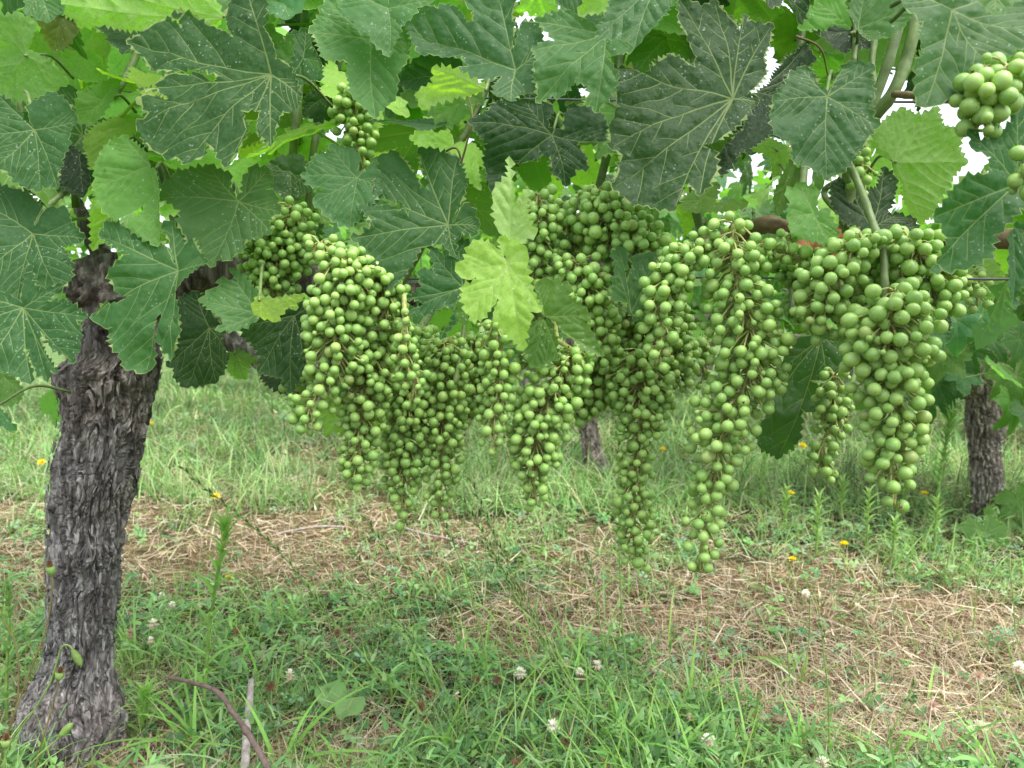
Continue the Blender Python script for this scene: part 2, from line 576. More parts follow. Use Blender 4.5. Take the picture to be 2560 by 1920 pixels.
# colours of the upper side: (r, g, b)
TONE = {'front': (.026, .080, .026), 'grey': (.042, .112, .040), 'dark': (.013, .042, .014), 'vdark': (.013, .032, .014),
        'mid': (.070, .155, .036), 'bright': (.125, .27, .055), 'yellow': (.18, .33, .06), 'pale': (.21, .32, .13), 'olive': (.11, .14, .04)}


def parse(s):
    out, k = [], 'o'
    toks = s.split()
    i = 0
    while i < len(toks):
        if toks[i] in 'tos': k = toks[i]; i += 1; continue
        out.append((k, float(toks[i]), float(toks[i + 1]))); i += 2
        k = 'o'
    return out


leaf_count = 0


def hero_leaf(vine, tile, jx, jy, pts, Y, tone, tilt=(0, .35), under=False, fold=.12, wave=1.0, cup=.0, tooth=None, petiole=None, label=None, teeth=1.0):
    """a leaf whose outline is known: laid out on a tilted plane through its petiole junction, at real size"""
    global leaf_count
    leaf_count += 1
    seed = leaf_count * 13 + 5
    J = at(*px(tile, jx, jy), Y)
    n = Vector((tilt[0], -1, tilt[1])).normalized()
    if under: n = -n
    v = (Vector((0, 0, 1)) - n * n.z).normalized()
    u = v.cross(n)
    org = Vector((0, 0, CAM_H))
    loc = []
    for k, x, y in parse(pts):
        d = ray(*px(tile, x, y))
        P = org + d * ((J - org).dot(n) / d.dot(n)) - J
        loc.append((k, P.dot(u), P.dot(v)))
    me = leaf_mesh('leaf', (0, 0), loc, seed, fold=fold, wave=wave, cup=cup, tooth=tooth or .0062 * teeth)
    o = link('leaf', me, vine)
    Mx = Matrix((u, v, n)).transposed().to_4x4(); Mx.translation = J
    o.matrix_basis = Mx
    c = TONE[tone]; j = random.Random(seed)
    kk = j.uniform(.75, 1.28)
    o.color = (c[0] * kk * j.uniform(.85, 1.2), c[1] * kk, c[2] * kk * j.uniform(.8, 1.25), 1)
    if label: o['label'] = label
    if petiole is not False:
        if petiole: e = at(*px(tile, petiole[0], petiole[1]), Y + .10)
        else: e = J + Vector((j.uniform(-.03, .03), .09, j.uniform(.0, .05)))
        m = J.lerp(e, .5) + Vector((0, 0, .012))
        pt = smooth_path([J - n * .0045, m, e], 5)
        link('petiole', mesh('petiole', *tube(pt, [.0013, .0017], 6), (M_CANE,)), o)
    return o


# procedural five-lobed outlines for the leaves deeper in the canopy
def lobed(rnd, depth=.5):
    tab = [('s', 180, .06), ('o', 168, .36), ('t', 148, .62), ('o', 128, .66), ('t', 108, .80), ('o', 93, .72), ('s', 80, .72 - .38 * depth), ('o', 68, .76), ('t', 54, 1.0),
           ('o', 42, .84), ('s', 27, .80 - .42 * depth), ('o', 15, .92), ('t', 0, 1.15)]
    L = []
    for sgn in (1, -1):
        seq = tab if sgn == 1 else tab[-2:0:-1]
        for k, a, r in seq:
            th = R(a * sgn + rnd.uniform(-3, 3)); r *= rnd.uniform(.93, 1.07)
            L.append((k, math.sin(th) * r, -math.cos(th) * r))
    return L


VARIANTS = []
for i in range(14):
    rr_ = random.Random(100 + i)
    L = [(k, x * .058, y * .058) for k, x, y in lobed(rr_, rr_.uniform(.15, .95))]
    VARIANTS.append(leaf_mesh('leaf', (0, 0), L, 300 + i * 7, res=9, fold=rr_.uniform(.05, .35), wave=rr_.uniform(1, 2.4), cup=rr_.uniform(-.1, .4), petiole=True, veins2=i % 2 == 0))


def far_leaf_mesh(i):
    rr_ = random.Random(500 + i)
    L = lobed(rr_, rr_.uniform(.2, .8))
    V = [(0, 0, 0)]; 
    for k, x, y in L:
        r = math.hypot(x, y)
        V.append((x * .058, y * .058, (abs(x) * .18 - r * r * .22 + rr_.uniform(-.06, .06)) * .058))
    n = len(L)
    return mesh('leaf', V, [(0, 1 + j, 1 + (j + 1) % n) for j in range(n)], (M_LEAF,), True)


FAR = [far_leaf_mesh(i) for i in range(6)]


def put_leaf(vine, me, P, tone, size=1.0, yaw=None, pitch=None, roll=None, rnd=random):
    o = link('leaf', me, vine)
    yaw = rnd.uniform(-70, 70) if yaw is None else yaw
    pitch = rnd.uniform(20, 100) if pitch is None else pitch
    roll = rnd.uniform(-60, 60) if roll is None else roll
    o.matrix_basis = Matrix.Translation(P) @ Matrix.Rotation(R(yaw), 4, 'Z') @ Matrix.Rotation(R(pitch), 4, 'X') @ Matrix.Rotation(R(roll), 4, 'Z') @ Matrix.Scale(size, 4)
    c = TONE[tone]
    k = rnd.uniform(.8, 1.25)
    o.color = (c[0] * k * rnd.uniform(.85, 1.2), c[1] * k, c[2] * k * rnd.uniform(.8, 1.2), 1)
    return o

# ================================================================== GROUND
xs = np.concatenate((-np.geomspace(400, 2.6, 26), np.linspace(-2.5, 2.5, 151), np.geomspace(2.6, 400, 26)))
ys = np.concatenate((-np.geomspace(100, .45, 14), np.linspace(-.4, 4.5, 150), np.geomspace(4.6, 500, 40)))
GX, GY = np.meshgrid(xs, ys)

STRAW = [(450, 1400, .22), (680, 1360, .2), (880, 1290, .22), (120, 1230, .25), (330, 1290, .16), (1300, 1330, .14), (1750, 1640, .17), (1600, 1590, .14), (1620, 1700, .12),
         (2080, 1790, .14), (2350, 1760, .16), (2400, 1600, .2), (2000, 1480, .2), (1130, 1400, .15), (1480, 1240, .12), (2250, 1850, .12), (1240, 1640, .07), (300, 1900, .1), (60, 1400, .2), (800, 1900, .06), (1380, 1560, .1), (2480, 1850, .1)]
GREEN = [(550, 1640, .14), (900, 1720, .14), (1250, 1800, .12), (1900, 1230, .6), (1750, 1130, .8), (1000, 1540, .12), (450, 1000, 1.0), (2100, 1180, .6), (1650, 1850, .09), (450, 1560, .12), (1080, 1260, .12), (2150, 1300, .3), (1900, 1870, .07)]


def strawness(x, y):
    s = (fbm(x * 3.2, y * 3.2, 0, 3, 7) - .5) * 1.9 + (fbm(x * 11, y * 11, 0, 3, 17) - .5) * 4.0 - .06
    for l, w in ((STRAW, .95), (GREEN, -1.0)):
        for a, b, r in l:
            g = ground_at(a, b)
            s = s + w * .82 * np.exp(-(((x - g.x) / (r * 1.15)) ** 2 + ((y - g.y) / r) ** 2))
    return np.clip(s * .62 + .42, 0, 1)


S = strawness(GX, GY)
farm = np.clip((GY - 2.6) / 2.5, 0, 1)[..., None]
gcol = (1 - S[..., None]) * np.array((.05, .062, .026)) + S[..., None] * np.array((.17, .125, .07))
gcol = gcol * (1 - farm) + np.array((.13, .21, .075)) * farm
nv = GX.shape
idx = np.arange(GX.size).reshape(nv)
gf = np.stack((idx[:-1, :-1], idx[:-1, 1:], idx[1:, 1:], idx[1:, :-1]), -1).reshape(-1, 4)
ground_mesh = mesh('ground', np.stack((GX.ravel(), GY.ravel(), GZ(GX, GY).ravel()), 1), gf, (M_GROUND,), True, col=gcol.reshape(-1, 3))
link('ground', ground_mesh, kind='structure', label='trampled vineyard ground under straw, clover and grass')

# ------------------------------------------------------------------ small ground plants
def blades(base, az, el, length, width, curve, col, seg=3, tipw=.12, twist=None):
    """strips bending towards the ground; all arguments are arrays over N blades. Returns verts, quads, colours"""
    N = len(base)
    t = np.linspace(0, 1, seg + 1)
    dx, dy = np.cos(az), np.sin(az)
    e = el[:, None] - curve[:, None] * t[None, :]
    st = length[:, None] / seg
    hx = np.concatenate((np.zeros((N, 1)), np.cumsum(np.cos(e[:, :-1]) * st, 1)), 1)
    hz = np.concatenate((np.zeros((N, 1)), np.cumsum(np.sin(e[:, :-1]) * st, 1)), 1)
    cen = np.stack((base[:, 0, None] + hx * dx[:, None], base[:, 1, None] + hx * dy[:, None], base[:, 2, None] + hz), -1)
    w = width[:, None] * (1 - (1 - tipw) * t[None, :] ** 1.8) * .5
    tw = (rng.uniform(-.9, .9, N) if twist is None else twist)[:, None] * (0.4 + t[None, :])
    sx, sy = -dy[:, None] * np.cos(tw), dx[:, None] * np.cos(tw)
    side = np.stack((sx * w, sy * w, np.sin(tw) * w), -1)
    V = np.stack((cen - side, cen + side), 2).reshape(-1, 3)
    k = np.arange(N)[:, None] * (2 * (seg + 1)) + np.arange(seg)[None, :] * 2
    Q = np.stack((k, k + 1, k + 3, k + 2), -1).reshape(-1, 4)
    return V, Q, np.repeat(col, 2 * (seg + 1), 0)


def palette(cols, n, jit=.18):
    c = np.array(cols)[rng.integers(0, len(cols), n)]
    return c * (1 + rng.uniform(-jit, jit, (n, 1))) * (1 + rng.uniform(-.08, .08, (n, 3)))


def scatter(n, ylo=862, yhi=2250, xpad=650, power=1.0):
    """ground points, denser near the viewer, with a margin on both sides of the view"""
    u = rng.uniform(0, 1, n) ** power
    yy = ylo + u * (yhi - ylo)
    xx = rng.uniform(-xpad, 2560 + xpad, n)
    a, b = (xx - 1280) / F, (960 - yy) / F
    dz = -SP + b * CP; dyy = CP + b * SP
    tt = -CAM_H / dz
    X, Y = a * tt, dyy * tt
    ok = (Y < 9)
    X, Y = X[ok], Y[ok]
    return np.stack((X, Y, GZ(X, Y)), 1)


def far_w(P): return np.clip(P[:, 1] / 1.4, 1, 4)


G1 = [(.22, .36, .09), (.15, .27, .08), (.30, .43, .14), (.36, .46, .19), (.11, .20, .06), (.25, .34, .18), (.44, .46, .26)]
GF = [(.21, .37, .12), (.14, .28, .08), (.30, .45, .17), (.26, .38, .16), (.42, .41, .25), (.12, .25, .08)]
ST = [(.47, .38, .25), (.38, .29, .18), (.55, .47, .33), (.28, .20, .13), (.45, .37, .26), (.50, .40, .25), (.60, .53, .40)]

# matted straw
P = scatter(110000)
S = strawness(P[:, 0], P[:, 1]); P = P[rng.uniform(0, 1, len(P)) < .44 + .56 * S]
n = len(P); fw = far_w(P)
P[:, 2] += rng.uniform(0, .016, n) ** 1.0
V, Q, Cc = blades(P, rng.uniform(0, 6.283, n), rng.normal(.02, .22, n), (.012 + .085 * rng.uniform(0, 1, n) ** 1.6) * fw ** .3, (.0007 + .0024 * rng.uniform(0, 1, n) ** 3) * fw, rng.uniform(-.3, .7, n), palette(ST, n, .25), 2)
tag(link('straw', mesh('straw', V, Q, (M_STRAW,), True, col=Cc)), 'mat of dry tan cut grass lying on the vineyard floor', 'straw', kind='stuff')

# upright dry grass
P = scatter(26000)
S = strawness(P[:, 0], P[:, 1]); P = P[rng.uniform(0, 1, len(P)) < S ** 1.5]
n = len(P); fw = far_w(P)
V, Q, Cc = blades(P, rng.uniform(0, 6.283, n), rng.uniform(.5, 1.5, n), rng.uniform(.02, .06, n), rng.uniform(.0007, .0014, n) * fw, rng.uniform(0, .9, n), palette(ST, n), 2)
tag(link('dry_grass', mesh('dry_grass', V, Q, (M_STRAW,), True, col=Cc)), 'short upright dry grass stubble in the straw patches', 'dry grass', kind='stuff')

# green grass, short
P = scatter(90000)
S = strawness(P[:, 0], P[:, 1])
clump = fbm(P[:, 0] * 9, P[:, 1] * 9, 0, 2, 60)
P = P[rng.uniform(0, 1, len(P)) < (.10 + .9 * (1 - S)) * np.clip((clump - .3) * 3.2, .12, 1)]
n = len(P); fw = far_w(P)
fc = np.clip((P[:, 1:2] - 1.5) / 1.2, 0, 1)
col = palette(G1, n) * (1 - fc) + palette(GF, n) * fc
col *= (.55 + .9 * fbm(P[:, 0] * 4, P[:, 1] * 4, 0, 3, 55))[:, None]
V, Q, Cc = blades(P, rng.uniform(0, 6.283, n), rng.uniform(.45, 1.5, n), rng.uniform(.02, .075, n) * np.clip(fw, 1, 1.7) , rng.uniform(.0010, .0026, n) * fw, rng.uniform(0, 1.3, n), col, 3)
tag(link('grass', mesh('grass', V, Q, (M_GRASS,), True, col=Cc)), 'green grass growing in loose patches between the vine rows', 'grass', kind='stuff')

# long coarse blades
P = scatter(8500, 1150, 2250)
cl = fbm(P[:, 0] * 5 + 3, P[:, 1] * 5, 0, 2, 91)
P = P[rng.uniform(0, 1, len(P)) < (.05 + .95 * (1 - strawness(P[:, 0], P[:, 1]))) * np.clip((cl - .42) * 5, .06, 1)]
n = len(P)
V, Q, Cc = blades(P, rng.uniform(0, 6.283, n), rng.uniform(.35, 1.45, n), rng.uniform(.06, .15, n), rng.uniform(.0020, .0042, n), rng.uniform(.2, 2.0, n), palette([(.20, .40, .07), (.27, .46, .10), (.15, .32, .07), (.33, .50, .15), (.24, .42, .17)], n), 6, tipw=.05)
tag(link('coarse_grass', mesh('coarse_grass', V, Q, (M_GRASS,), True, col=Cc)), 'long coarse bright green blades standing above the clover', 'coarse grass', kind='stuff')

# clover ground cover: three folded leaflets on a stem-high level
P = scatter(26000, power=.8)
S = strawness(P[:, 0], P[:, 1])
cl = fbm(P[:, 0] * 6 + 9, P[:, 1] * 6, 0, 2, 80)
P = P[rng.uniform(0, 1, len(P)) < (.16 + .84 * (1 - S)) * np.clip((cl - .33) * 4, .08, 1)]
n = len(P); fw = np.clip(P[:, 1] / 1.4, 1, 3)
P[:, 2] += rng.uniform(.006, .034, n)
cc = palette([(.10, .25, .09), (.15, .33, .11), (.08, .19, .07), (.23, .41, .14), (.22, .36, .20)], n)
a0 = rng.uniform(0, 6.283, n); sz = rng.uniform(.0055, .0115, n) * fw
tx, ty = rng.normal(0, .35, n), rng.normal(0, .35, n)
prof = np.array([(0, 0, 0), (.42, .45, .14), (.38, .9, .12), (0, .86, 0), (-.38, .9, .12), (-.42, .45, .14)])
VV, QQ, CV = [], [], []
for k in range(3):
    a = a0 + k * 2.094
    ca, sa = np.cos(a), np.sin(a)
    lx = prof[None, :, 0] * sz[:, None]; ly = prof[None, :, 1] * sz[:, None] + .0006; lz = prof[None, :, 2] * sz[:, None]
    X = lx * ca[:, None] - ly * sa[:, None]; Y = lx * sa[:, None] + ly * ca[:, None]
    Z = lz + X * tx[:, None] + Y * ty[:, None]
    VV.append(np.stack((P[:, 0, None] + X, P[:, 1, None] + Y, P[:, 2, None] + Z), -1).reshape(-1, 3))
    b = np.arange(n)[:, None] * 6 + k * n * 6
    QQ.append(np.concatenate((b + np.array([[0, 1, 2, 3]]), b + np.array([[0, 3, 4, 5]])), 1).reshape(-1, 4))
    CV.append(np.repeat(cc * rng.uniform(.9, 1.1), 6, 0))
tag(link('clover', mesh('clover', np.concatenate(VV), np.concatenate(QQ), (M_GRASS,), False, col=np.concatenate(CV))), 'low dark clover leaves covering the damp ground', 'clover', kind='stuff')

# dead brown leaf crumbs
P = scatter(9000); n = len(P); P[:, 2] += rng.uniform(.003, .018, n)
V, Q, Cc = blades(P, rng.uniform(0, 6.283, n), rng.normal(0, .5, n), rng.uniform(.005, .014, n), rng.uniform(.003, .008, n), rng.uniform(-1, 1, n), palette([(.16, .08, .04), (.22, .12, .06), (.10, .05, .03), (.30, .2, .12)], n), 2, tipw=.4)
tag(link('leaf_litter', mesh('leaf_litter', V, Q, (M_STRAW,), True, col=Cc)), 'crumbs of dead brown leaves among the clover and straw', 'leaf litter', kind='stuff')

# taller grass and weeds behind the vine row
P = scatter(26000, 862, 1290, 500)
P = P[strawness(P[:, 0], P[:, 1]) < .62]; P = P[P[:, 1] > 1.75]
n = len(P); fw = far_w(P)
V, Q, Cc = blades(P, rng.uniform(0, 6.283, n), rng.uniform(.6, 1.5, n), rng.uniform(.06, .20, n), rng.uniform(.0022, .0045, n) * fw * .7, rng.uniform(.2, 1.5, n), palette(GF, n) * np.clip(1.9 * fbm(P[:, 0] * 3.5, P[:, 1] * 3.5, 0, 3, 56) + .02, .3, 1.4)[:, None], 4)
tag(link('tall_grass', mesh('tall_grass', V, Q, (M_GRASS,), True, col=Cc)), 'bright taller grass growing beyond the grape row', 'tall grass', kind='stuff')
# broad-leaved low weeds
P = scatter(3300, 870, 2100); P = P[strawness(P[:, 0], P[:, 1]) < .55]; n0 = len(P)
P = np.repeat(P, 6, 0); n = len(P); P[:, 2] += rng.uniform(0, .05, n); P[:, :2] += rng.normal(0, .006, (n, 2))
fc = np.clip((P[:, 1:2] - 1.5) / 1.2, 0, 1)
V, Q, Cc = blades(P, rng.uniform(0, 6.283, n), rng.uniform(-.1, 1.1, n), rng.uniform(.014, .034, n), rng.uniform(.003, .007, n), rng.uniform(.2, 1.2, n), palette([(.21, .40, .11), (.15, .31, .10), (.29, .47, .19)], n) * (1 - fc) + palette(GF, n) * fc, 3, tipw=.3)
tag(link('weeds', mesh('weeds', V, Q, (M_GRASS,), True, col=Cc)), 'small broad leaved weeds mixed into the grass', 'weeds', kind='stuff')
# ================================================================== OLD WOOD
def trunk_part(name, rings, D, parent, mat, na=150, nu=300, amp=1.0, depth_k=.9, seed=0, **kw):
    """rings: (y, left x, right x) as seen, from the head down to the root; a solid trunk of that width with fibrous, plated bark"""
    rings = sorted(rings)
    y = np.array([r[0] for r in rings], float); l = np.array([r[1] for r in rings], float); r_ = np.array([r[2] for r in rings], float)
    yy = np.linspace(y[0], y[-1], nu)
    cx, hw = np.interp(yy, y, (l + r_) / 2), np.interp(yy, y, (r_ - l) / 2)
    for _ in range(3):
        k = np.array([.25, .5, .25]); 
        cx[1:-1] = np.convolve(cx, k, 'valid'); hw[1:-1] = np.convolve(hw, k, 'valid')
    cen = np.array([tuple(at(a, b, D)) for a, b in zip(cx, yy)])
    rad = hw * D / F * .94
    th = np.linspace(0, 2 * np.pi, na, endpoint=False)
    Zs, T = np.meshgrid(cen[:, 2], th, indexing='ij')
    ct, st = np.cos(T), np.sin(T)
    k0 = rad.mean() / .05
    sc = 1 / (.05 * k0)
    wx = (fbm(ct * 2 + seed, st * 2, Zs * 9, 3, 21) - .5)
    u, v = ct * (1 + 0 * wx), st
    # long fibres, swept sideways by a slow warp
    ang = T + wx * 1.2 + (fbm(ct + seed, st, Zs * 22, 2, 5) - .5) * .5
    f1 = 1 - np.abs(2 * fbm(np.cos(ang) * 9, np.sin(ang) * 9, Zs * 22, 3, 31) - 1)
    f2 = 1 - np.abs(2 * fbm(np.cos(ang) * 20, np.sin(ang) * 20, Zs * 52, 2, 33) - 1)
    pl = fbm(ct * 3 + seed, st * 3, Zs * 14, 3, 35)
    f3 = fbm(np.cos(ang) * 34, np.sin(ang) * 34, Zs * 60, 2, 37)
    n1 = fbm(np.cos(ang) * 5.5 + seed, np.sin(ang) * 5.5, Zs * 15, 3, 31); n2 = fbm(np.cos(ang) * 14, np.sin(ang) * 14, Zs * 34, 3, 33)
    n3 = fbm(ct * 4 + 3 * seed, st * 4, Zs * 75, 2, 36)
    ck = lambda n_, w_: np.exp(-((2 * n_ - 1) / w_) ** 2)
    disp = -.0085 * ck(n1, .11) - .0055 * ck(n2, .14) - .003 * ck(n3, .05) + (n2 - .5) * .012 + (pl - .5) * .014 + (f3 - .5) * .006 - .002
    dx = disp * amp * k0 * np.minimum(1, rad / rad.mean() * 1.2)[:, None]
    big = (fbm(ct * 1.1 + seed * 3, st * 1.1, Zs * 5, 2, 39) - .5) * .18
    rr = rad[:, None] * (1 + big * .5) + dx
    X = cen[:, 0, None] + rr * ct; Y = cen[:, 1, None] + rr * st * depth_k
    V = np.stack((X, Y, Zs), -1).reshape(-1, 3)
    i = np.arange(nu - 1)[:, None] * na + np.arange(na)[None, :]
    j = np.arange(nu - 1)[:, None] * na + (np.arange(na)[None, :] + 1) % na
    Q = np.stack((i, j, j + na, i + na), -1).reshape(-1, 4)
    top = [tuple(q) for q in []]
    me = mesh(name, V, Q, (mat,), True)
    o = link(name, me, parent, **kw)
    return o, (cen, rad)


def bark_strips(parent, cen, rad, n, mat, seed=1, front_bias=.6, lmul=1.0, depth_k=.9):
    """loose plates and shreds of bark, curled away from the trunk"""
    rnd = random.Random(seed)
    V, Fc = [], []
    for _ in range(n):
        t = rnd.uniform(.02, .97) * (len(cen) - 1); i = int(t)
        th = rnd.uniform(math.pi, 2 * math.pi) if rnd.random() < front_bias else rnd.uniform(0, 2 * math.pi)
        Ln = rnd.uniform(.006, .017) * lmul; w = rnd.uniform(.0015, .0045) * lmul; segs = 4
        lean = rnd.gauss(0, .08)
        base = len(V); z0 = cen[i][2]
        zt = cen[:, 2]
        lift = rnd.uniform(.0003, .0020); thick = rnd.uniform(.0008, .0018)
        for s in range(segs + 1):
            f = s / segs
            z = z0 + Ln * (f - .5)
            cx, cy = np.interp(z, zt[::-1], cen[::-1, 0]), np.interp(z, zt[::-1], cen[::-1, 1])
            r = np.interp(z, zt[::-1], rad[::-1])
            r2 = r * 1.0 + .0025 + lift * abs(2 * f - 1) ** 2.2 * rnd.uniform(.6, 1.2)
            ww = w * (1 - abs(2 * f - 1) ** 3 * .75) * rnd.uniform(.8, 1.1)
            a = th + lean * (f - .5) * Ln / r * 2
            for q, dr in ((-.5, -thick), (0, 0), (.5, -thick)):
                aa = a + q * ww / r
                V.append((cx + math.cos(aa) * (r2 + dr), cy + math.sin(aa) * (r2 + dr) * depth_k, z))
        for s in range(segs):
            b = base + s * 3
            Fc += [(b, b + 1, b + 4, b + 3), (b + 1, b + 2, b + 5, b + 4)]
    tag(link('bark', mesh('bark', V, Fc, (mat,), False), parent), kind='stuff')


main = empty('grape_vine', ground_at(200, 1900), label='old grape vine with thick shaggy grey trunk at the left of the row', cat='grape vine')
TR = [(655, 205, 300), (690, 170, 335), (730, 165, 345), (770, 185, 350), (800, 215, 350), (845, 205, 395), (885, 195, 405), (925, 140, 402), (960, 145, 392), (1000, 156, 380), (1060, 150, 368),
      (1150, 132, 353), (1210, 124, 345), (1280, 122, 330), (1360, 121, 322), (1440, 121, 308), (1520, 122, 300), (1590, 120, 288), (1650, 108, 280), (1710, 75, 288), (1760, 48, 305), (1830, 24, 316), (1920, -4, 306), (1990, -30, 330)]
tk, (cen, rad) = trunk_part('trunk', TR, .95, main, M_BARK, 340, 720, 1.0, seed=1)
bark_strips(main, cen, rad, 480, M_BARK, 3)


def wood(parent, name, pts, rad_, mat=M_WOOD, sides=20, bump=.5, n=10, seed=0, label=None):
    P = smooth_path([at(x, y, Y) for x, y, Y in pts], n)
    o = link(name, mesh(name, *tube(P, rad_, sides, bump, seed), (mat,)), parent)
    if label: o['label'] = label
    return o


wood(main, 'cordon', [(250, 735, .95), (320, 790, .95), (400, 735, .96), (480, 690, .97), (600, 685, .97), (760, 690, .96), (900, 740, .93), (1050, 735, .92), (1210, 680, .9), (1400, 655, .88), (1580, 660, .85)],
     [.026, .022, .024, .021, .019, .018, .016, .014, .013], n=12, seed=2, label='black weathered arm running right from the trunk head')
wood(main, 'cordon', [(300, 900, .95), (400, 800, .97), (520, 820, 1.0), (600, 865, 1.0), (680, 900, 1.0), (800, 880, .98), (960, 790, .95), (1080, 720, .93)], [.02, .017, .014, .013, .012], mat=M_BARK, seed=5, label='reddish brown lower arm under the leaves')
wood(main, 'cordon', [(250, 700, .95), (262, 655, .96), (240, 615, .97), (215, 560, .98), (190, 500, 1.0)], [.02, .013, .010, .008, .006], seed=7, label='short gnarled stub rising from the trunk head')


wood(main, 'trunk_head', [(300, 815, .925), (285, 765, .915), (262, 715, .92), (225, 672, .935)], [.016, .033, .034, .018], sides=48, bump=.75, n=14, seed=17, label='black knob where the arms leave the trunk')  # knob of darker wood wrapped over the top of the trunk


def cane(vine, pts, r, mat=M_CANE, name='cane', sides=10):
    P = smooth_path([at(x, y, Y) for x, y, Y in pts], 8)
    rr = [r * (1 + .16 * math.exp(-((i % 9) - 4) ** 2 / .8)) for i in range(len(P))]
    return link(name, mesh(name, *tube(P, rr, sides), (mat,)), vine)


for pts, r in [([(190, 520, .9), (185, 350, .9), (235, 290, .92), (300, 215, .92), (345, 120, .95), (380, -40, .97)], .0045), ([(700, 660, .93), (722, 500, .9), (733, 380, .9), (745, 240, .9), (760, 60, .92), (765, -120, .95)], .0048),
               ([(770, 600, .93), (775, 440, .92), (800, 300, .93), (842, 180, .95), (880, 0, 1)], .0042), ([(1000, 720, .9), (1080, 560, .9), (1124, 400, .9), (1165, 330, .9), (1212, 225, .92), (1260, 40, .95)], .004),
               ([(470, 690, .93), (420, 500, .95), (385, 330, .98), (400, 100, 1.0)], .0038), ([(120, 640, .95), (130, 470, .95), (60, 300, .97), (20, 100, 1.0)], .0038), ([(1440, 640, .86), (1495, 476, .86), (1530, 320, .86), (1550, 150, .88), (1600, -60, .9)], .0045),
               ([(1020, 880, .75), (1065, 800, .82), (1100, 745, .86)], .004), ([(1160, 660, .8), (1162, 790, .72), (1150, 890, .69), (1137, 960, .68)], .0022), ([(70, 560, .8), (175, 470, .85), (290, 400, .9)], .003)]:
    cane(main, pts, r)

vine2 = empty('grape_vine', at(2950, 1900, .5) * 1, label='neighbouring grape vine arching in from the right, green canes among large leaves', cat='grape vine')
vine2.location.z = 0
wood(vine2, 'trunk', [(3000, 1950, .52), (2980, 1600, .52), (2990, 1200, .52), (2960, 900, .52), (2900, 760, .53)], [.05, .036, .034, .036, .026], mat=M_BARK, sides=24, bump=.4, n=14, seed=9)
wood(vine2, 'cordon', [(2900, 780, .53), (2800, 700, .62), (2640, 600, .74), (2420, 600, .80), (2200, 590, .80), (2010, 590, .78), (1930, 560, .76), (1860, 580, .78), (1740, 620, .80)], [.02, .012, .009, .008, .009, .008], mat=M_CANEB, bump=.25, seed=12, label='greenish brown arm forking behind the middle grapes')
for pts, r, m in [([(2120, 455, .64), (2118, 405, .63), (2146, 460, .61), (2172, 529, .60), (2192, 585, .585), (2208, 632, .57), (2211, 700, .56), (2214, 800, .555)], .0029, M_CANE),
                  ([(2100, 620, .72), (2140, 400, .70), (2168, 320, .68), (2230, 235, .66), (2262, 160, .66), (2290, 60, .66), (2330, -80, .68)], .0050, M_CANE), ([(2120, 400, .70), (2190, 240, .69), (2235, 110, .69), (2262, 0, .70), (2290, -140, .7)], .0044, M_CANE),
                  ([(2235, 235, .65), (2300, 240, .62), (2400, 245, .58), (2470, 230, .54)], .0028, M_CANEB), ([(2130, 560, .72), (2060, 480, .76), (2150, 430, .72)], .003, M_CANE),
                  ([(2040, 640, .66), (1985, 700, .64), (1980, 790, .62)], .0024, M_CANE), ([(2190, 230, .70), (2180, 160, .72), (2190, 80, .74)], .0028, M_CANE), ([(2135, 160, .7), (2138, 60, .72), (2120, -60, .75)], .0024, M_CANE),
                  ([(1760, 620, .80), (1730, 450, .85), (1740, 250, .88), (1720, 20, .9)], .0042, M_CANE), ([(1990, 560, .76), (2010, 400, .8), (1990, 200, .85), (2020, 0, .9)], .0042, M_CANE)]:
    cane(vine2, pts, r, m)

# ================================================================== LARGE LEAVES OF THE NEAR ROW
m, w = main, vine2
H = hero_leaf
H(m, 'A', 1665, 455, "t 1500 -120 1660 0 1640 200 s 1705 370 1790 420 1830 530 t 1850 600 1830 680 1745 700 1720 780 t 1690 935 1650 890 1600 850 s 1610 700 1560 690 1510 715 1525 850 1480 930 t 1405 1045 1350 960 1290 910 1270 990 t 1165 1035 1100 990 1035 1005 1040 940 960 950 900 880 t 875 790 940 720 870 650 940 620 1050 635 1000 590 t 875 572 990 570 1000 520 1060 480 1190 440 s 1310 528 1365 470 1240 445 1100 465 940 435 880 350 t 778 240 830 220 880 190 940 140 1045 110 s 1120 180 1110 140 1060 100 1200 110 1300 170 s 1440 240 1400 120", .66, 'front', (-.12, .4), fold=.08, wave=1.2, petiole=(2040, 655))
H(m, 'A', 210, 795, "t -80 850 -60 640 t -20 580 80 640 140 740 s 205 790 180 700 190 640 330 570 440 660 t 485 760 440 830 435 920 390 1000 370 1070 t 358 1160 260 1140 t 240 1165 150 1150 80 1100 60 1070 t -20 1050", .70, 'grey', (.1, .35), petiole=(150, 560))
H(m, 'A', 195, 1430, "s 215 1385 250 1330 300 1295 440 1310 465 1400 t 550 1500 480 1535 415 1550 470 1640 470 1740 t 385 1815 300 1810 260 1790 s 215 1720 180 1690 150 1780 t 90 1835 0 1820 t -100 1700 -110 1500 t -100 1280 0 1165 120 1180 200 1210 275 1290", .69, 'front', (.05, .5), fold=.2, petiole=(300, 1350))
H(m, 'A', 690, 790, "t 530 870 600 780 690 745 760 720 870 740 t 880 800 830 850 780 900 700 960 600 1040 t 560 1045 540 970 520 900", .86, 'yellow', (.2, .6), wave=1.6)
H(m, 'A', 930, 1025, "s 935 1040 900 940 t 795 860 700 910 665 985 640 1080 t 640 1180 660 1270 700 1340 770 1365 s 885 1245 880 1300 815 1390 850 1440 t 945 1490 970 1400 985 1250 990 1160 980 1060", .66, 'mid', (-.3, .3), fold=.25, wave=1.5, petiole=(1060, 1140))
H(m, 'A', 700, 1240, "640 1180 580 1230 560 1330 560 1450 t 575 1530 640 1470 700 1400 730 1340", .70, 'bright', (.6, .1), petiole=False)
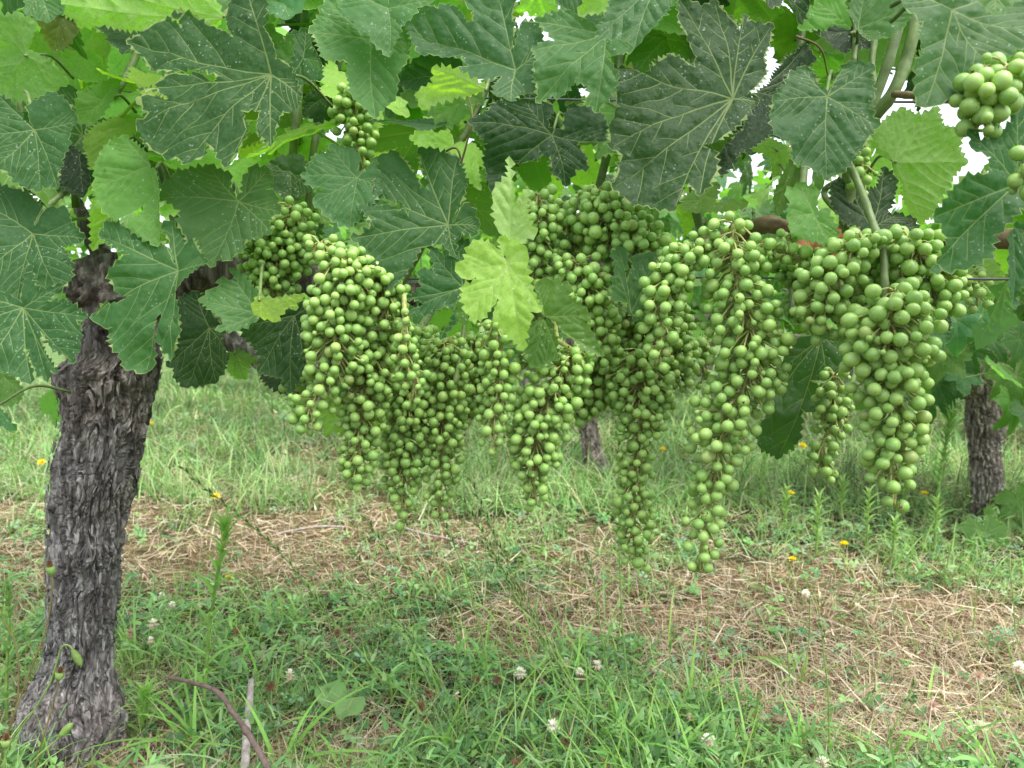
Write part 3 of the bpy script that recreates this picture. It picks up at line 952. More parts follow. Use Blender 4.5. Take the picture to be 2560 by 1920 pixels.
H(m, 'A', 1465, 1235, "s 1450 1215 1415 1150 1420 1070 t 1300 1040 1180 1070 1110 1090 1100 1140 1030 1160 t 1005 1240 1080 1280 1130 1320 1120 1400 1160 1470 1170 1530 1240 1560 t 1300 1635 1370 1580 1410 1610 1500 1540 1520 1480 1600 1480 t 1680 1450 1660 1370 1700 1330 t 1725 1310 1700 1210 1640 1170 1680 1110 t 1640 1045 1550 1020 1490 1110 1490 1180", .67, 'grey', (0, .35), petiole=(1430, 1180), label='broad leaf with a whitish chalky spray patch')
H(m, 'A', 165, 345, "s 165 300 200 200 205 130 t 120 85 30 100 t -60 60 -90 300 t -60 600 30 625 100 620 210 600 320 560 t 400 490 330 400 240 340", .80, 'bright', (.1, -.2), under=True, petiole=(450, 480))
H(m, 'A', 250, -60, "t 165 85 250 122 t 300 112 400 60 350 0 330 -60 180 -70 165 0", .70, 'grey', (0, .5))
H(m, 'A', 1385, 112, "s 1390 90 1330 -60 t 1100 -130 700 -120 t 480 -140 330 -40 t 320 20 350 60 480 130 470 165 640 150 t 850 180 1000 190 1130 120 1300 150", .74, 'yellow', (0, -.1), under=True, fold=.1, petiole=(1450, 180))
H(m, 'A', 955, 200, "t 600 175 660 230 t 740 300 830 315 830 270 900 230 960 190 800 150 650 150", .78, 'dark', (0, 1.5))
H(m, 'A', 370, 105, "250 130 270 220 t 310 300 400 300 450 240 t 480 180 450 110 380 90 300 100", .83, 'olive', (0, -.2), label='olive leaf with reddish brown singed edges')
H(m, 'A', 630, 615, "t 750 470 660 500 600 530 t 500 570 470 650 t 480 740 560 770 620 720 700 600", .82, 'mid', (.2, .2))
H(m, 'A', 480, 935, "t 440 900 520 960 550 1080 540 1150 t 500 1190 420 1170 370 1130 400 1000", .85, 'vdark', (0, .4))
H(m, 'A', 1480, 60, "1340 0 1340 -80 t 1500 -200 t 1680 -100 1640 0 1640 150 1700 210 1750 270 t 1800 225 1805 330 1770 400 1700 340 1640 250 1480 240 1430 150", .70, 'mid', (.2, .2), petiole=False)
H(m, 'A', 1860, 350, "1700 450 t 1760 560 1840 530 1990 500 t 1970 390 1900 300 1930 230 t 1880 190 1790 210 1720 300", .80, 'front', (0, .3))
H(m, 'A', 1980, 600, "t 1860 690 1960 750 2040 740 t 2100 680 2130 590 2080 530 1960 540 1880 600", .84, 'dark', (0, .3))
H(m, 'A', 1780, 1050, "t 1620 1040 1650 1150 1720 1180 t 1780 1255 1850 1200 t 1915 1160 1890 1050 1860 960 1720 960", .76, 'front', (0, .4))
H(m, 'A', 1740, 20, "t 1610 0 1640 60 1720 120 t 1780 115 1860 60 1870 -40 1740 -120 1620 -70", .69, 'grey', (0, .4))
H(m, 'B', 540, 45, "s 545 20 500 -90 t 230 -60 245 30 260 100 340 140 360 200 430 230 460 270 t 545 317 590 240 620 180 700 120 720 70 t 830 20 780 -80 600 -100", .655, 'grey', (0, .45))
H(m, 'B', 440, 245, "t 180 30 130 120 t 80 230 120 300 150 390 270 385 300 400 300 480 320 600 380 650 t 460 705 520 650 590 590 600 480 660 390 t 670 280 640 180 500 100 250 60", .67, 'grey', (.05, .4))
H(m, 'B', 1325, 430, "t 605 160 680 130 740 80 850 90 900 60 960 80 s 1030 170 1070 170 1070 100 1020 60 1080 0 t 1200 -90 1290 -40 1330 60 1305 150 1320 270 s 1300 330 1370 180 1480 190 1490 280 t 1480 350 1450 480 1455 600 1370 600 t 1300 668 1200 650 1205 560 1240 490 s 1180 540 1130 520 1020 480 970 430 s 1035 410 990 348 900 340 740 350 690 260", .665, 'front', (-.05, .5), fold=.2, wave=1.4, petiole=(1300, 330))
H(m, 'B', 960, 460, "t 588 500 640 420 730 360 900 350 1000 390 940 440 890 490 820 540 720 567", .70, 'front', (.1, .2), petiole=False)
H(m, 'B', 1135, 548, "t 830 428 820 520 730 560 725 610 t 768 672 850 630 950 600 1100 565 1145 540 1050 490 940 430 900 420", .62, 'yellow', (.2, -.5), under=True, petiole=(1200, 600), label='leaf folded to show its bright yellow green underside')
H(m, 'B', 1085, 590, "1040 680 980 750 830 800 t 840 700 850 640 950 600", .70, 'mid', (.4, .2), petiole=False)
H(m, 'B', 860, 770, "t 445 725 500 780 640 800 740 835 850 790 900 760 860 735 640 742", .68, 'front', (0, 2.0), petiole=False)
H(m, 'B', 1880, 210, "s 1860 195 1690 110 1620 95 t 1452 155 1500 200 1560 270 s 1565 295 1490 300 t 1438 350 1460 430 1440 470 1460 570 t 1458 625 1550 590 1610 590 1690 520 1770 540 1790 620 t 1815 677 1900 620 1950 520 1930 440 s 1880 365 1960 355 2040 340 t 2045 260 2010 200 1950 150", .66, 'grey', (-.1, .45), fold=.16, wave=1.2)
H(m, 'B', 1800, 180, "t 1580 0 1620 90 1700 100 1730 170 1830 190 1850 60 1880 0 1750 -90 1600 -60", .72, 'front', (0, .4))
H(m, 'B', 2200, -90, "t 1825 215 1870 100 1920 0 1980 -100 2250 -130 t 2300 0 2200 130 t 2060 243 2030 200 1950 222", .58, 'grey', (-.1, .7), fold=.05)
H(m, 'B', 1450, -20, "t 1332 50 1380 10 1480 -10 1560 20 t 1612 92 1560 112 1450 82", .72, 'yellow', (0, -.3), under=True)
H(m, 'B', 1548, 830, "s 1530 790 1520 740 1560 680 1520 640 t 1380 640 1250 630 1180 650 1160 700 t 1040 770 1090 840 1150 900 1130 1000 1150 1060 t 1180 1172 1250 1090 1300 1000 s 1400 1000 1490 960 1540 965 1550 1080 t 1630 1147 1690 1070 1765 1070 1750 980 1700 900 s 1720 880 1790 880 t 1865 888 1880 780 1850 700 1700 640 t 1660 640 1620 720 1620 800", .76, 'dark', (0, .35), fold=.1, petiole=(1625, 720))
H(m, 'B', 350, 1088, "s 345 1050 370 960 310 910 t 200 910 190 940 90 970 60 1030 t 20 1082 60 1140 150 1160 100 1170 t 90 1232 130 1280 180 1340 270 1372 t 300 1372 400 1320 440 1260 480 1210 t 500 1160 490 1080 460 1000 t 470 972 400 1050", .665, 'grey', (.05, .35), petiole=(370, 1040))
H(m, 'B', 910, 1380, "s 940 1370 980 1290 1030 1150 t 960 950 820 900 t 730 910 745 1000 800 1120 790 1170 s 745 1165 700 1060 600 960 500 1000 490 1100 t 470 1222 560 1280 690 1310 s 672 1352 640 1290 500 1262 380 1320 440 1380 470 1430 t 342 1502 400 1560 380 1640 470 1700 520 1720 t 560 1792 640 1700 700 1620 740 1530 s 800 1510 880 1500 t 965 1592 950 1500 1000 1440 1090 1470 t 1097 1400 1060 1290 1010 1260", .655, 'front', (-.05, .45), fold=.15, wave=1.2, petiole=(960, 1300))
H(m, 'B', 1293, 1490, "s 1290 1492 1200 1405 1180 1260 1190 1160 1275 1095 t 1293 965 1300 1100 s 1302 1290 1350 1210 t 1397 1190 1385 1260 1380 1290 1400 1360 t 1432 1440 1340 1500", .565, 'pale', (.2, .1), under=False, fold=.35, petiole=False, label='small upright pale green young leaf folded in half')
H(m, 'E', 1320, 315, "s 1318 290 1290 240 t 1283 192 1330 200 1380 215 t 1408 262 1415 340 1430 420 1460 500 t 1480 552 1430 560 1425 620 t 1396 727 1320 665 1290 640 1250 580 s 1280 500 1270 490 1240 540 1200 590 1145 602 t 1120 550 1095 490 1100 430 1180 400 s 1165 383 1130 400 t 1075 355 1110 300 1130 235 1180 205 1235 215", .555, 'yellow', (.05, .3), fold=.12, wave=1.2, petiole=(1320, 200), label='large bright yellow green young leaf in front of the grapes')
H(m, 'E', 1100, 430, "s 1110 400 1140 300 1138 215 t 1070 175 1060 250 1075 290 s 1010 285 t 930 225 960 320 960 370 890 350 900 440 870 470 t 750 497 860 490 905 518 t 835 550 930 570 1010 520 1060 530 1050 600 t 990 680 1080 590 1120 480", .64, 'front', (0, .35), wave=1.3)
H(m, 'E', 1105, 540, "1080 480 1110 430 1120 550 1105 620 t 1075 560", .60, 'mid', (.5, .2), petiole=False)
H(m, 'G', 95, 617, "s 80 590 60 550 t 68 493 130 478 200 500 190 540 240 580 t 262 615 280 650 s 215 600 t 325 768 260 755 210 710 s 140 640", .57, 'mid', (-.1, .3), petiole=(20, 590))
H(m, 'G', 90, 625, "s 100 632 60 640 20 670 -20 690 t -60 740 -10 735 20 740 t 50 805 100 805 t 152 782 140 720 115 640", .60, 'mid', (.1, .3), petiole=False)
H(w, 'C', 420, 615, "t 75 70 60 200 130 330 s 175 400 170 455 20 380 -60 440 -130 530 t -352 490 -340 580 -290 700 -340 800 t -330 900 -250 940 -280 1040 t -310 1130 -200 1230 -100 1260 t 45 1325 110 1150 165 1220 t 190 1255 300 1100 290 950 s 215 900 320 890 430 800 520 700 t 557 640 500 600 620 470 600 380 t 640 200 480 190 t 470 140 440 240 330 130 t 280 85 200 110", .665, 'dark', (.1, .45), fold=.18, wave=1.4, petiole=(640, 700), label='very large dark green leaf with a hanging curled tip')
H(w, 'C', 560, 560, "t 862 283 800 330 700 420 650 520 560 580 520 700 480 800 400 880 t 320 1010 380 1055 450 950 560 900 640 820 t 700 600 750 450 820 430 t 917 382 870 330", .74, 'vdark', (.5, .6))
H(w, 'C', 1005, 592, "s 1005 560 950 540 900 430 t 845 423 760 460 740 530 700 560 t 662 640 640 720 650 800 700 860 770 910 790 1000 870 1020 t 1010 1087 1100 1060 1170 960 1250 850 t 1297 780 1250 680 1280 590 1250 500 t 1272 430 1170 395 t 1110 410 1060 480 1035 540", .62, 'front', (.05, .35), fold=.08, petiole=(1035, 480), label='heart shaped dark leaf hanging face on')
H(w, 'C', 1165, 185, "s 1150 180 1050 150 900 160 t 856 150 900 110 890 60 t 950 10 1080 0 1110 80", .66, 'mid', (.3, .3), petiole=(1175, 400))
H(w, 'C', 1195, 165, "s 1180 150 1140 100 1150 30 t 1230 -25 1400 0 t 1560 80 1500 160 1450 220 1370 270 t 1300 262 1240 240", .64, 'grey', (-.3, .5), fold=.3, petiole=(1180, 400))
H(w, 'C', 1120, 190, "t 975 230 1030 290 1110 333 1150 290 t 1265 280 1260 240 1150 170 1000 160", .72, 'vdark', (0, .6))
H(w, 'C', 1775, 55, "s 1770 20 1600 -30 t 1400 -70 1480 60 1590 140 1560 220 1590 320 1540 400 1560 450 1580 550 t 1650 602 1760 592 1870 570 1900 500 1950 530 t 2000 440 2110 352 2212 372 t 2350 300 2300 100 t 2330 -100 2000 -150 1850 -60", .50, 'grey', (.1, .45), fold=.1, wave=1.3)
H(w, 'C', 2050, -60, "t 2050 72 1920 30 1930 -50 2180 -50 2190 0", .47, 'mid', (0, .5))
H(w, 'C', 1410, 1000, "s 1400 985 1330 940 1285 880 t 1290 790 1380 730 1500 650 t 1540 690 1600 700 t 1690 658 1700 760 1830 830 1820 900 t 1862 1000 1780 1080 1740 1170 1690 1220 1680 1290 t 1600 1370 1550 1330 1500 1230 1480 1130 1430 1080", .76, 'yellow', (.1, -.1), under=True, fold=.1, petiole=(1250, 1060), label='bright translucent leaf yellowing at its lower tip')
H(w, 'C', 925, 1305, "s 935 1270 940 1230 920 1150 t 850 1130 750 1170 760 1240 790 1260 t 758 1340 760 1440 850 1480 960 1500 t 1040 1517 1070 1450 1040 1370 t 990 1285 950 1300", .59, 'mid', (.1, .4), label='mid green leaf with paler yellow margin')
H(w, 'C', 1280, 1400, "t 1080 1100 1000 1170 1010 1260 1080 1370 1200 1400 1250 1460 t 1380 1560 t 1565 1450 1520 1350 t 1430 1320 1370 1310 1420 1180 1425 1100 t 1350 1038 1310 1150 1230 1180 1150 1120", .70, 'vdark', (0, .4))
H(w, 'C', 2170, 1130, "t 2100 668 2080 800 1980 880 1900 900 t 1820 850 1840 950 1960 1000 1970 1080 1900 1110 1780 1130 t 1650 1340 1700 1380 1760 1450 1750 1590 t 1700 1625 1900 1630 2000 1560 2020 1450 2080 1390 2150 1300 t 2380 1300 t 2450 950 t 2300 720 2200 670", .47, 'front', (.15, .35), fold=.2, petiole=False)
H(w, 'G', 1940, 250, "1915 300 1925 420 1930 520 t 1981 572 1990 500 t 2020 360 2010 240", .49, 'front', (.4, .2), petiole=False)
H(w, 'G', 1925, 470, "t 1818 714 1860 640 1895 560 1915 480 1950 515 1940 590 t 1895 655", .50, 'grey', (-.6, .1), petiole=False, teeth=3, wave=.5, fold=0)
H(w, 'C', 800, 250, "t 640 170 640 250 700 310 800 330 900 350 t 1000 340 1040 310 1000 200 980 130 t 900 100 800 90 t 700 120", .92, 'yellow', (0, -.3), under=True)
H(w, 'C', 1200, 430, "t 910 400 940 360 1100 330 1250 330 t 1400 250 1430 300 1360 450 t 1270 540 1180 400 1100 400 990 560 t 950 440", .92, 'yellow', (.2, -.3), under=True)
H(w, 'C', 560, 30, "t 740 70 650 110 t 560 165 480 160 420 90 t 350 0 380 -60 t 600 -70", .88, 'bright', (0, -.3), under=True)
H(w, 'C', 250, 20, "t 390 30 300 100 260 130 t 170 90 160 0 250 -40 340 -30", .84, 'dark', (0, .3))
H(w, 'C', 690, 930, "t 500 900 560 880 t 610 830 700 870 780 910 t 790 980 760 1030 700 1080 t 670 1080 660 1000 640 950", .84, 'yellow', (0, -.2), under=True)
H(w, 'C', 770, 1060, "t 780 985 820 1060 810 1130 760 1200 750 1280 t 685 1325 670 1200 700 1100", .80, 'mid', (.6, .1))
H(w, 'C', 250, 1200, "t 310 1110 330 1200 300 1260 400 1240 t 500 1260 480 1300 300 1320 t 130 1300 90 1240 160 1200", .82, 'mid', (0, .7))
H(w, 'C', 110, 1330, "t 80 1210 140 1280 t 190 1330 170 1400 t 140 1440 100 1350 70 1300", .83, 'yellow', (0, 0))
H(w, 'G', 1190, 705, "1110 700 t 1210 688 t 1280 720 1290 840 1240 860 s 1150 870 1200 920 t 1217 1037 1150 1000 1110 985 1100 1110 t 1020 1177 950 1140 t 935 1070 990 1000 t 1000 850 1060 770", .70, 'front', (-.3, .2), fold=.2, wave=1.5, label='dark leaf with a silvery folded edge hanging between bunches')
H(w, 'G', 440, 600, "s 430 560 350 560 360 530 t 380 430 360 370 t 390 340 425 380 410 440 s 425 500 440 430 450 380 t 530 378 510 500 500 570 t 500 640 480 610 t 455 632 420 585", .62, 'front', (.1, .4), petiole=False)
H(m, 'D', 145, 910, "s 140 880 160 780 190 670 210 660 220 760 260 820 t 410 800 370 860 310 890 400 910 470 920 530 960 t 582 1010 520 1030 550 1110 530 1200 t 480 1270 420 1220 350 1190 s 325 1130 268 1070 265 1110 290 1190 t 365 1315 330 1310 t 297 1362 230 1310 s 195 1235 150 1160 165 1210 200 1310 t 178 1362 60 1310 t -60 1310 -120 1250 t -170 1050 -160 900 t -120 820 0 820", .655, 'front', (.1, .45), fold=.25, wave=1.3, petiole=(75, 900))
H(m, 'D', 1095, 680, "s 1080 640 1050 500 1010 420 t 1062 400 1110 440 1180 480 1230 560 t 1292 650 1210 690 1150 740 s 1080 810 1085 860 1115 960 1115 1080 1080 1130 t 1040 1222 990 1140 950 1080 s 985 940 925 1150 910 1270 t 850 1283 750 1270 730 1180 700 1160 690 1080 710 1040 640 1030 t 598 982 680 910 750 900 s 830 850 770 850 740 800 720 740 850 625 740 560 t 648 490 700 400 900 500 960 480 1030 540", .64, 'front', (-.1, .4), fold=.22, wave=1.3)
H(m, 'D', 1285, 1030, "t 1200 810 1120 830 1080 900 1110 990 1090 1060 1110 1130 1060 1200 t 1030 1262 1070 1280 1080 1350 t 1140 1392 1220 1385 t 1322 1362 1380 1290 t 1410 1208 1350 1120 t 1380 1050 1310 950 1290 850", .88, 'dark', (0, .3))
H(m, 'D', 1595, 935, "s 1600 900 1600 840 1540 780 1480 700 t 1412 668 1460 750 1340 730 1350 790 1290 790 t 1243 880 1330 960 1400 990 t 1345 1057 1440 1060 1590 978", .65, 'grey', (.1, .5), wave=1.3)
H(m, 'D', 1600, 850, "t 1842 840 1720 860 1580 838 1540 910 1600 970 t 1690 982 1750 930 s 1770 900 t 1802 928", .625, 'pale', (.1, -.5), under=True, wave=.6, label='pale grey green underside of a flipped leaf tip')
H(m, 'D', 1810, 955, "1870 870 t 1960 880 1930 1000 1870 1100 1850 1200 t 1872 1300 1810 1370 t 1780 1412 1730 1390 s 1730 1330 1640 1320 t 1590 1300 1600 1200 1560 1150 t 1478 1040 1600 980 1700 975", .70, 'dark', (.1, .4))
H(m, 'D', 1800, 1290, "t 1590 1310 1650 1390 1750 1440 t 1900 1440 1980 1400 1900 1300 1750 1250", .86, 'vdark', (0, .4))
H(m, 'D', 1450, 1190, "t 1400 1190 1390 1300 1450 1345 t 1510 1340 1530 1260 t 1570 1230 1480 1170", .98, 'bright', (0, -.2), under=True)
H(m, 'D', 20, 1330, "t 150 1430 130 1480 60 1512 0 1500 t -100 1480 -80 1340 30 1310 100 1350", .80, 'mid', (0, .3))
H(m, 'D', 330, 1400, "t 238 1480 260 1550 300 1560 t 340 1622 380 1560 t 395 1480 360 1400 290 1430", .97, 'bright', (0, -.2), under=True)
H(m, 'D', -30, 1500, "t 100 1659 20 1640 t -100 1620 -90 1500 0 1530", .74, 'grey', (.2, .6))
H(m, 'E', 570, 960, "t 375 1100 400 1000 450 960 620 980 700 1080 t 735 1152 690 1160 620 1130 560 1120 t 500 1157 470 1130 t 430 1157 410 1120", .80, 'bright', (0, -.1), under=True)
H(m, 'E', 800, 20, "t 640 60 t 700 160 t 800 200 860 120 t 930 40 860 -40 t 760 -60", .80, 'bright', (0, 0), under=True)
H(m, 'E', 1000, 640, "t 890 610 930 700 t 1010 790 1090 700 t 1150 600 1050 540 950 560", .92, 'bright', (0, 0), under=True)

# ================================================================== LEAVES DEEPER IN THE CANOPY
GAPS = [(1840, 190, 44), (2177, 338, 14), (2430, 380, 38), (2425, 450, 34), (1717, 16, 16), (1822, 60, 22), (2022, 4, 14), (2474, 650, 34), (1880, 475, 75), (2205, 430, 28), (224, 106, 8), (98, 183, 8), (321, 660, 34), (2350, 550, 20),
        (870, 540, 22), (1020, 405, 14), (1080, 780, 24), (590, 470, 10), (166, 450, 12)]


def fill(vine, n, x0, x1, y0, bottom, D0, D1, seed, tones, meshes=VARIANTS, size=(.8, 1.35), shove=1.0):
    rnd = random.Random(seed); k = 0
    while k < n:
        x = rnd.uniform(x0, x1); y = rnd.uniform(y0, np.interp(x, *bottom)); Y = rnd.uniform(D0, D1)
        rp = .058 * F / Y * .95
        if any((x - a) ** 2 + (y - b) ** 2 < (r + rp * .72) ** 2 for a, b, r in GAPS): 
            if rnd.random() < .97: continue
        o = put_leaf(vine, rnd.choice(meshes), at(x, y, Y), rnd.choice(tones), rnd.uniform(*size), rnd=rnd)
        k += 1


BOT = ([-600, 0, 300, 620, 900, 1300, 1700, 2100, 2560, 3300], [760, 640, 540, 620, 520, 440, 430, 380, 560, 700])
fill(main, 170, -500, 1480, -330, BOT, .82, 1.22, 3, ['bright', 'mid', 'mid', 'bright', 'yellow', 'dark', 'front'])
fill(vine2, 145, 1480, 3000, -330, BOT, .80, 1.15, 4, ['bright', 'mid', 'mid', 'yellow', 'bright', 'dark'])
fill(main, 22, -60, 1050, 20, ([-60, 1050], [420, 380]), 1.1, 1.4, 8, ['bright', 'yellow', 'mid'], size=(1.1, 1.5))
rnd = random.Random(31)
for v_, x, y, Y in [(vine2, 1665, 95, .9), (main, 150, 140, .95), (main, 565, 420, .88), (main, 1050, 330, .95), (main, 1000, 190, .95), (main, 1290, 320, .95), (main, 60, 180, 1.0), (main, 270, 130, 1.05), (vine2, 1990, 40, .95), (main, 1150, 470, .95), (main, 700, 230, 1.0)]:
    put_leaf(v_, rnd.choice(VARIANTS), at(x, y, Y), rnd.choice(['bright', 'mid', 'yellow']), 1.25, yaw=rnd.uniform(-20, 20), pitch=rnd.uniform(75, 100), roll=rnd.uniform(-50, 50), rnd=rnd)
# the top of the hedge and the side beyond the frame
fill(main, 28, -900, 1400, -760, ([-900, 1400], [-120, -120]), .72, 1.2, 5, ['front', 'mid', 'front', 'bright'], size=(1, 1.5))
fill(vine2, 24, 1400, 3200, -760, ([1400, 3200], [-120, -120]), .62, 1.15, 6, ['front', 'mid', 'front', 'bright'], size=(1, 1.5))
# ================================================================== GRAPES
def sphere(nu, nv):
    V = [(0, 0, 1)]
    for j in range(1, nv):
        ph = math.pi * j / nv
        for i in range(nu):
            t = 2 * math.pi * i / nu
            V.append((math.sin(ph) * math.cos(t), math.sin(ph) * math.sin(t), math.cos(ph)))
    V.append((0, 0, -1)); n = len(V)
    Fc = [(0, 1 + i, 1 + (i + 1) % nu) for i in range(nu)]
    for j in range(nv - 2):
        for i in range(nu):
            a, b = 1 + j * nu + i, 1 + j * nu + (i + 1) % nu
            Fc.append((a, a + nu, b + nu, b))
    Fc += [(n - 1, n - 1 - nu + (i + 1) % nu, n - 1 - nu + i) for i in range(nu)]
    return V, Fc


GRAPE = mesh('grape', *sphere(18, 13), (M_GRAPE,))
CELL = .014
taken = {}


def free(p, r, k=.87):
    c = (int(p.x // CELL), int(p.y // CELL), int(p.z // CELL))
    for i in (-1, 0, 1):
        for j in (-1, 0, 1):
            for l in (-1, 0, 1):
                for q, rq in taken.get((c[0] + i, c[1] + j, c[2] + l), ()):
                    if (q - p).length < (r + rq) * k: return False
    taken.setdefault(c, []).append((p.copy(), r))
    return True


n_grapes = 0


def bunch(line, D, bpx, label, seed, fill=1.0, group='unripe grape bunches hanging along the row', deep=.85, stalk=None, maxn=290, D2=None):
    """line: (x, y, half width) down the middle of the bunch; bpx: how large one berry shows"""
    global n_grapes
    rnd = random.Random(seed)
    D2 = D2 or D
    n = len(line)
    C3 = [at(x, y, D + (D2 - D) * i / max(1, n - 1)) for i, (x, y, w) in enumerate(line)]
    W = [w * 1.17 * D / F for _, _, w in line]
    root = empty('grape_bunch', C3[0], label=label, cat='grape bunch', group=group)
    path = smooth_path(C3, 8); N = len(path)
    wid = np.interp(np.linspace(0, 1, N), np.linspace(0, 1, n), W)
    rb0 = bpx * .447 * D / F
    wt = np.cumsum(np.maximum(wid, .006) ** 1.7); wt /= wt[-1]
    berries, fail = [], 0
    while fail < 650 * fill and len(berries) < maxn:
        i = int(np.searchsorted(wt, rnd.random()))
        c = path[i]; rb = rb0 * min(1.25, max(.65, rnd.gauss(.98, .12)))
        if rnd.random() < .035: rb *= .5
        R0 = max(wid[i] - rb * .8, .002)
        a = rnd.uniform(0, 2 * math.pi); q = rnd.uniform(.15, 1) ** .5
        off = Vector((math.cos(a) * R0 * q, math.sin(a) * R0 * q * deep, rnd.uniform(-.006, .006)))
        if off.y > R0 * .35 and rnd.random() < .55: fail += .3; continue
        p = c + off
        if not free(p, rb, .87 if wid[i] * F / D > 66 else (.97 if wid[i] * F / D > 52 else 1.06) + (.05 if i > N * .6 else 0)): fail += 1; continue
        berries.append((p, rb, c, off))
    t = MB()
    main_r = path if stalk is None else smooth_path([at(*s) for s in stalk], 6) + path
    t.add(tube(main_r, [.0021, .0019, .0014], 7, .2, seed))
    for p, rb, c, off in berries:
        o = bpy.data.objects.new('grape', GRAPE); C.objects.link(o); o.parent = root
        o.matrix_parent_inverse = root.matrix_basis.inverted()
        out = Vector((off.x * 1.0, off.y * 1.0, -abs(off.length) * .4)) + Vector([rnd.gauss(0, .006) for _ in range(3)])
        out = out.normalized() if out.length > 1e-6 else Vector((0, -1, 0))
        e = rnd.uniform(.95, 1.12)
        o.matrix_basis = Matrix.Translation(p) @ out.to_track_quat('Z', 'Y').to_matrix().to_4x4() @ Matrix.Diagonal((rb * rnd.uniform(.95, 1.03), rb * rnd.uniform(.95, 1.03), rb * e, 1))
        ax = min(path, key=lambda s: (s - (p + Vector((0, 0, .011)))).length)
        s = p - out * rb * .96
        mid = s.lerp(ax, .5) + Vector((0, 0, .002))
        t.add(tube([s, mid, ax], [.00075, .0007, .0010], 5, 0, 0, False))
        t.add(tube([s - out * .0006, s + out * .0011], [.0011, .0014], 5, 0, 0, False))
    # side branches of the stalk
    t.build('stalk', (M_STALK,), root)
    V, Fc = [], []
    for _ in range(int(10 + len(berries) * .25)):
        c = path[rnd.randrange(N)]; i = path.index(c)
        p = c + Vector([rnd.gauss(0, .35) * wid[i] for _ in range(3)])
        for _ in range(4):
            q = p + Vector([rnd.gauss(0, .0016) for _ in range(3)]); b = len(V)
            V += [q, q + Vector([rnd.gauss(0, .0012) for _ in range(3)]), q + Vector([rnd.gauss(0, .0012) for _ in range(3)])]; Fc.append((b, b + 1, b + 2))
    tag(link('dried_blossom', mesh('dried_blossom', V, Fc, (M_DRY,), False), root), kind='stuff')
    n_grapes += len(berries)
    return root


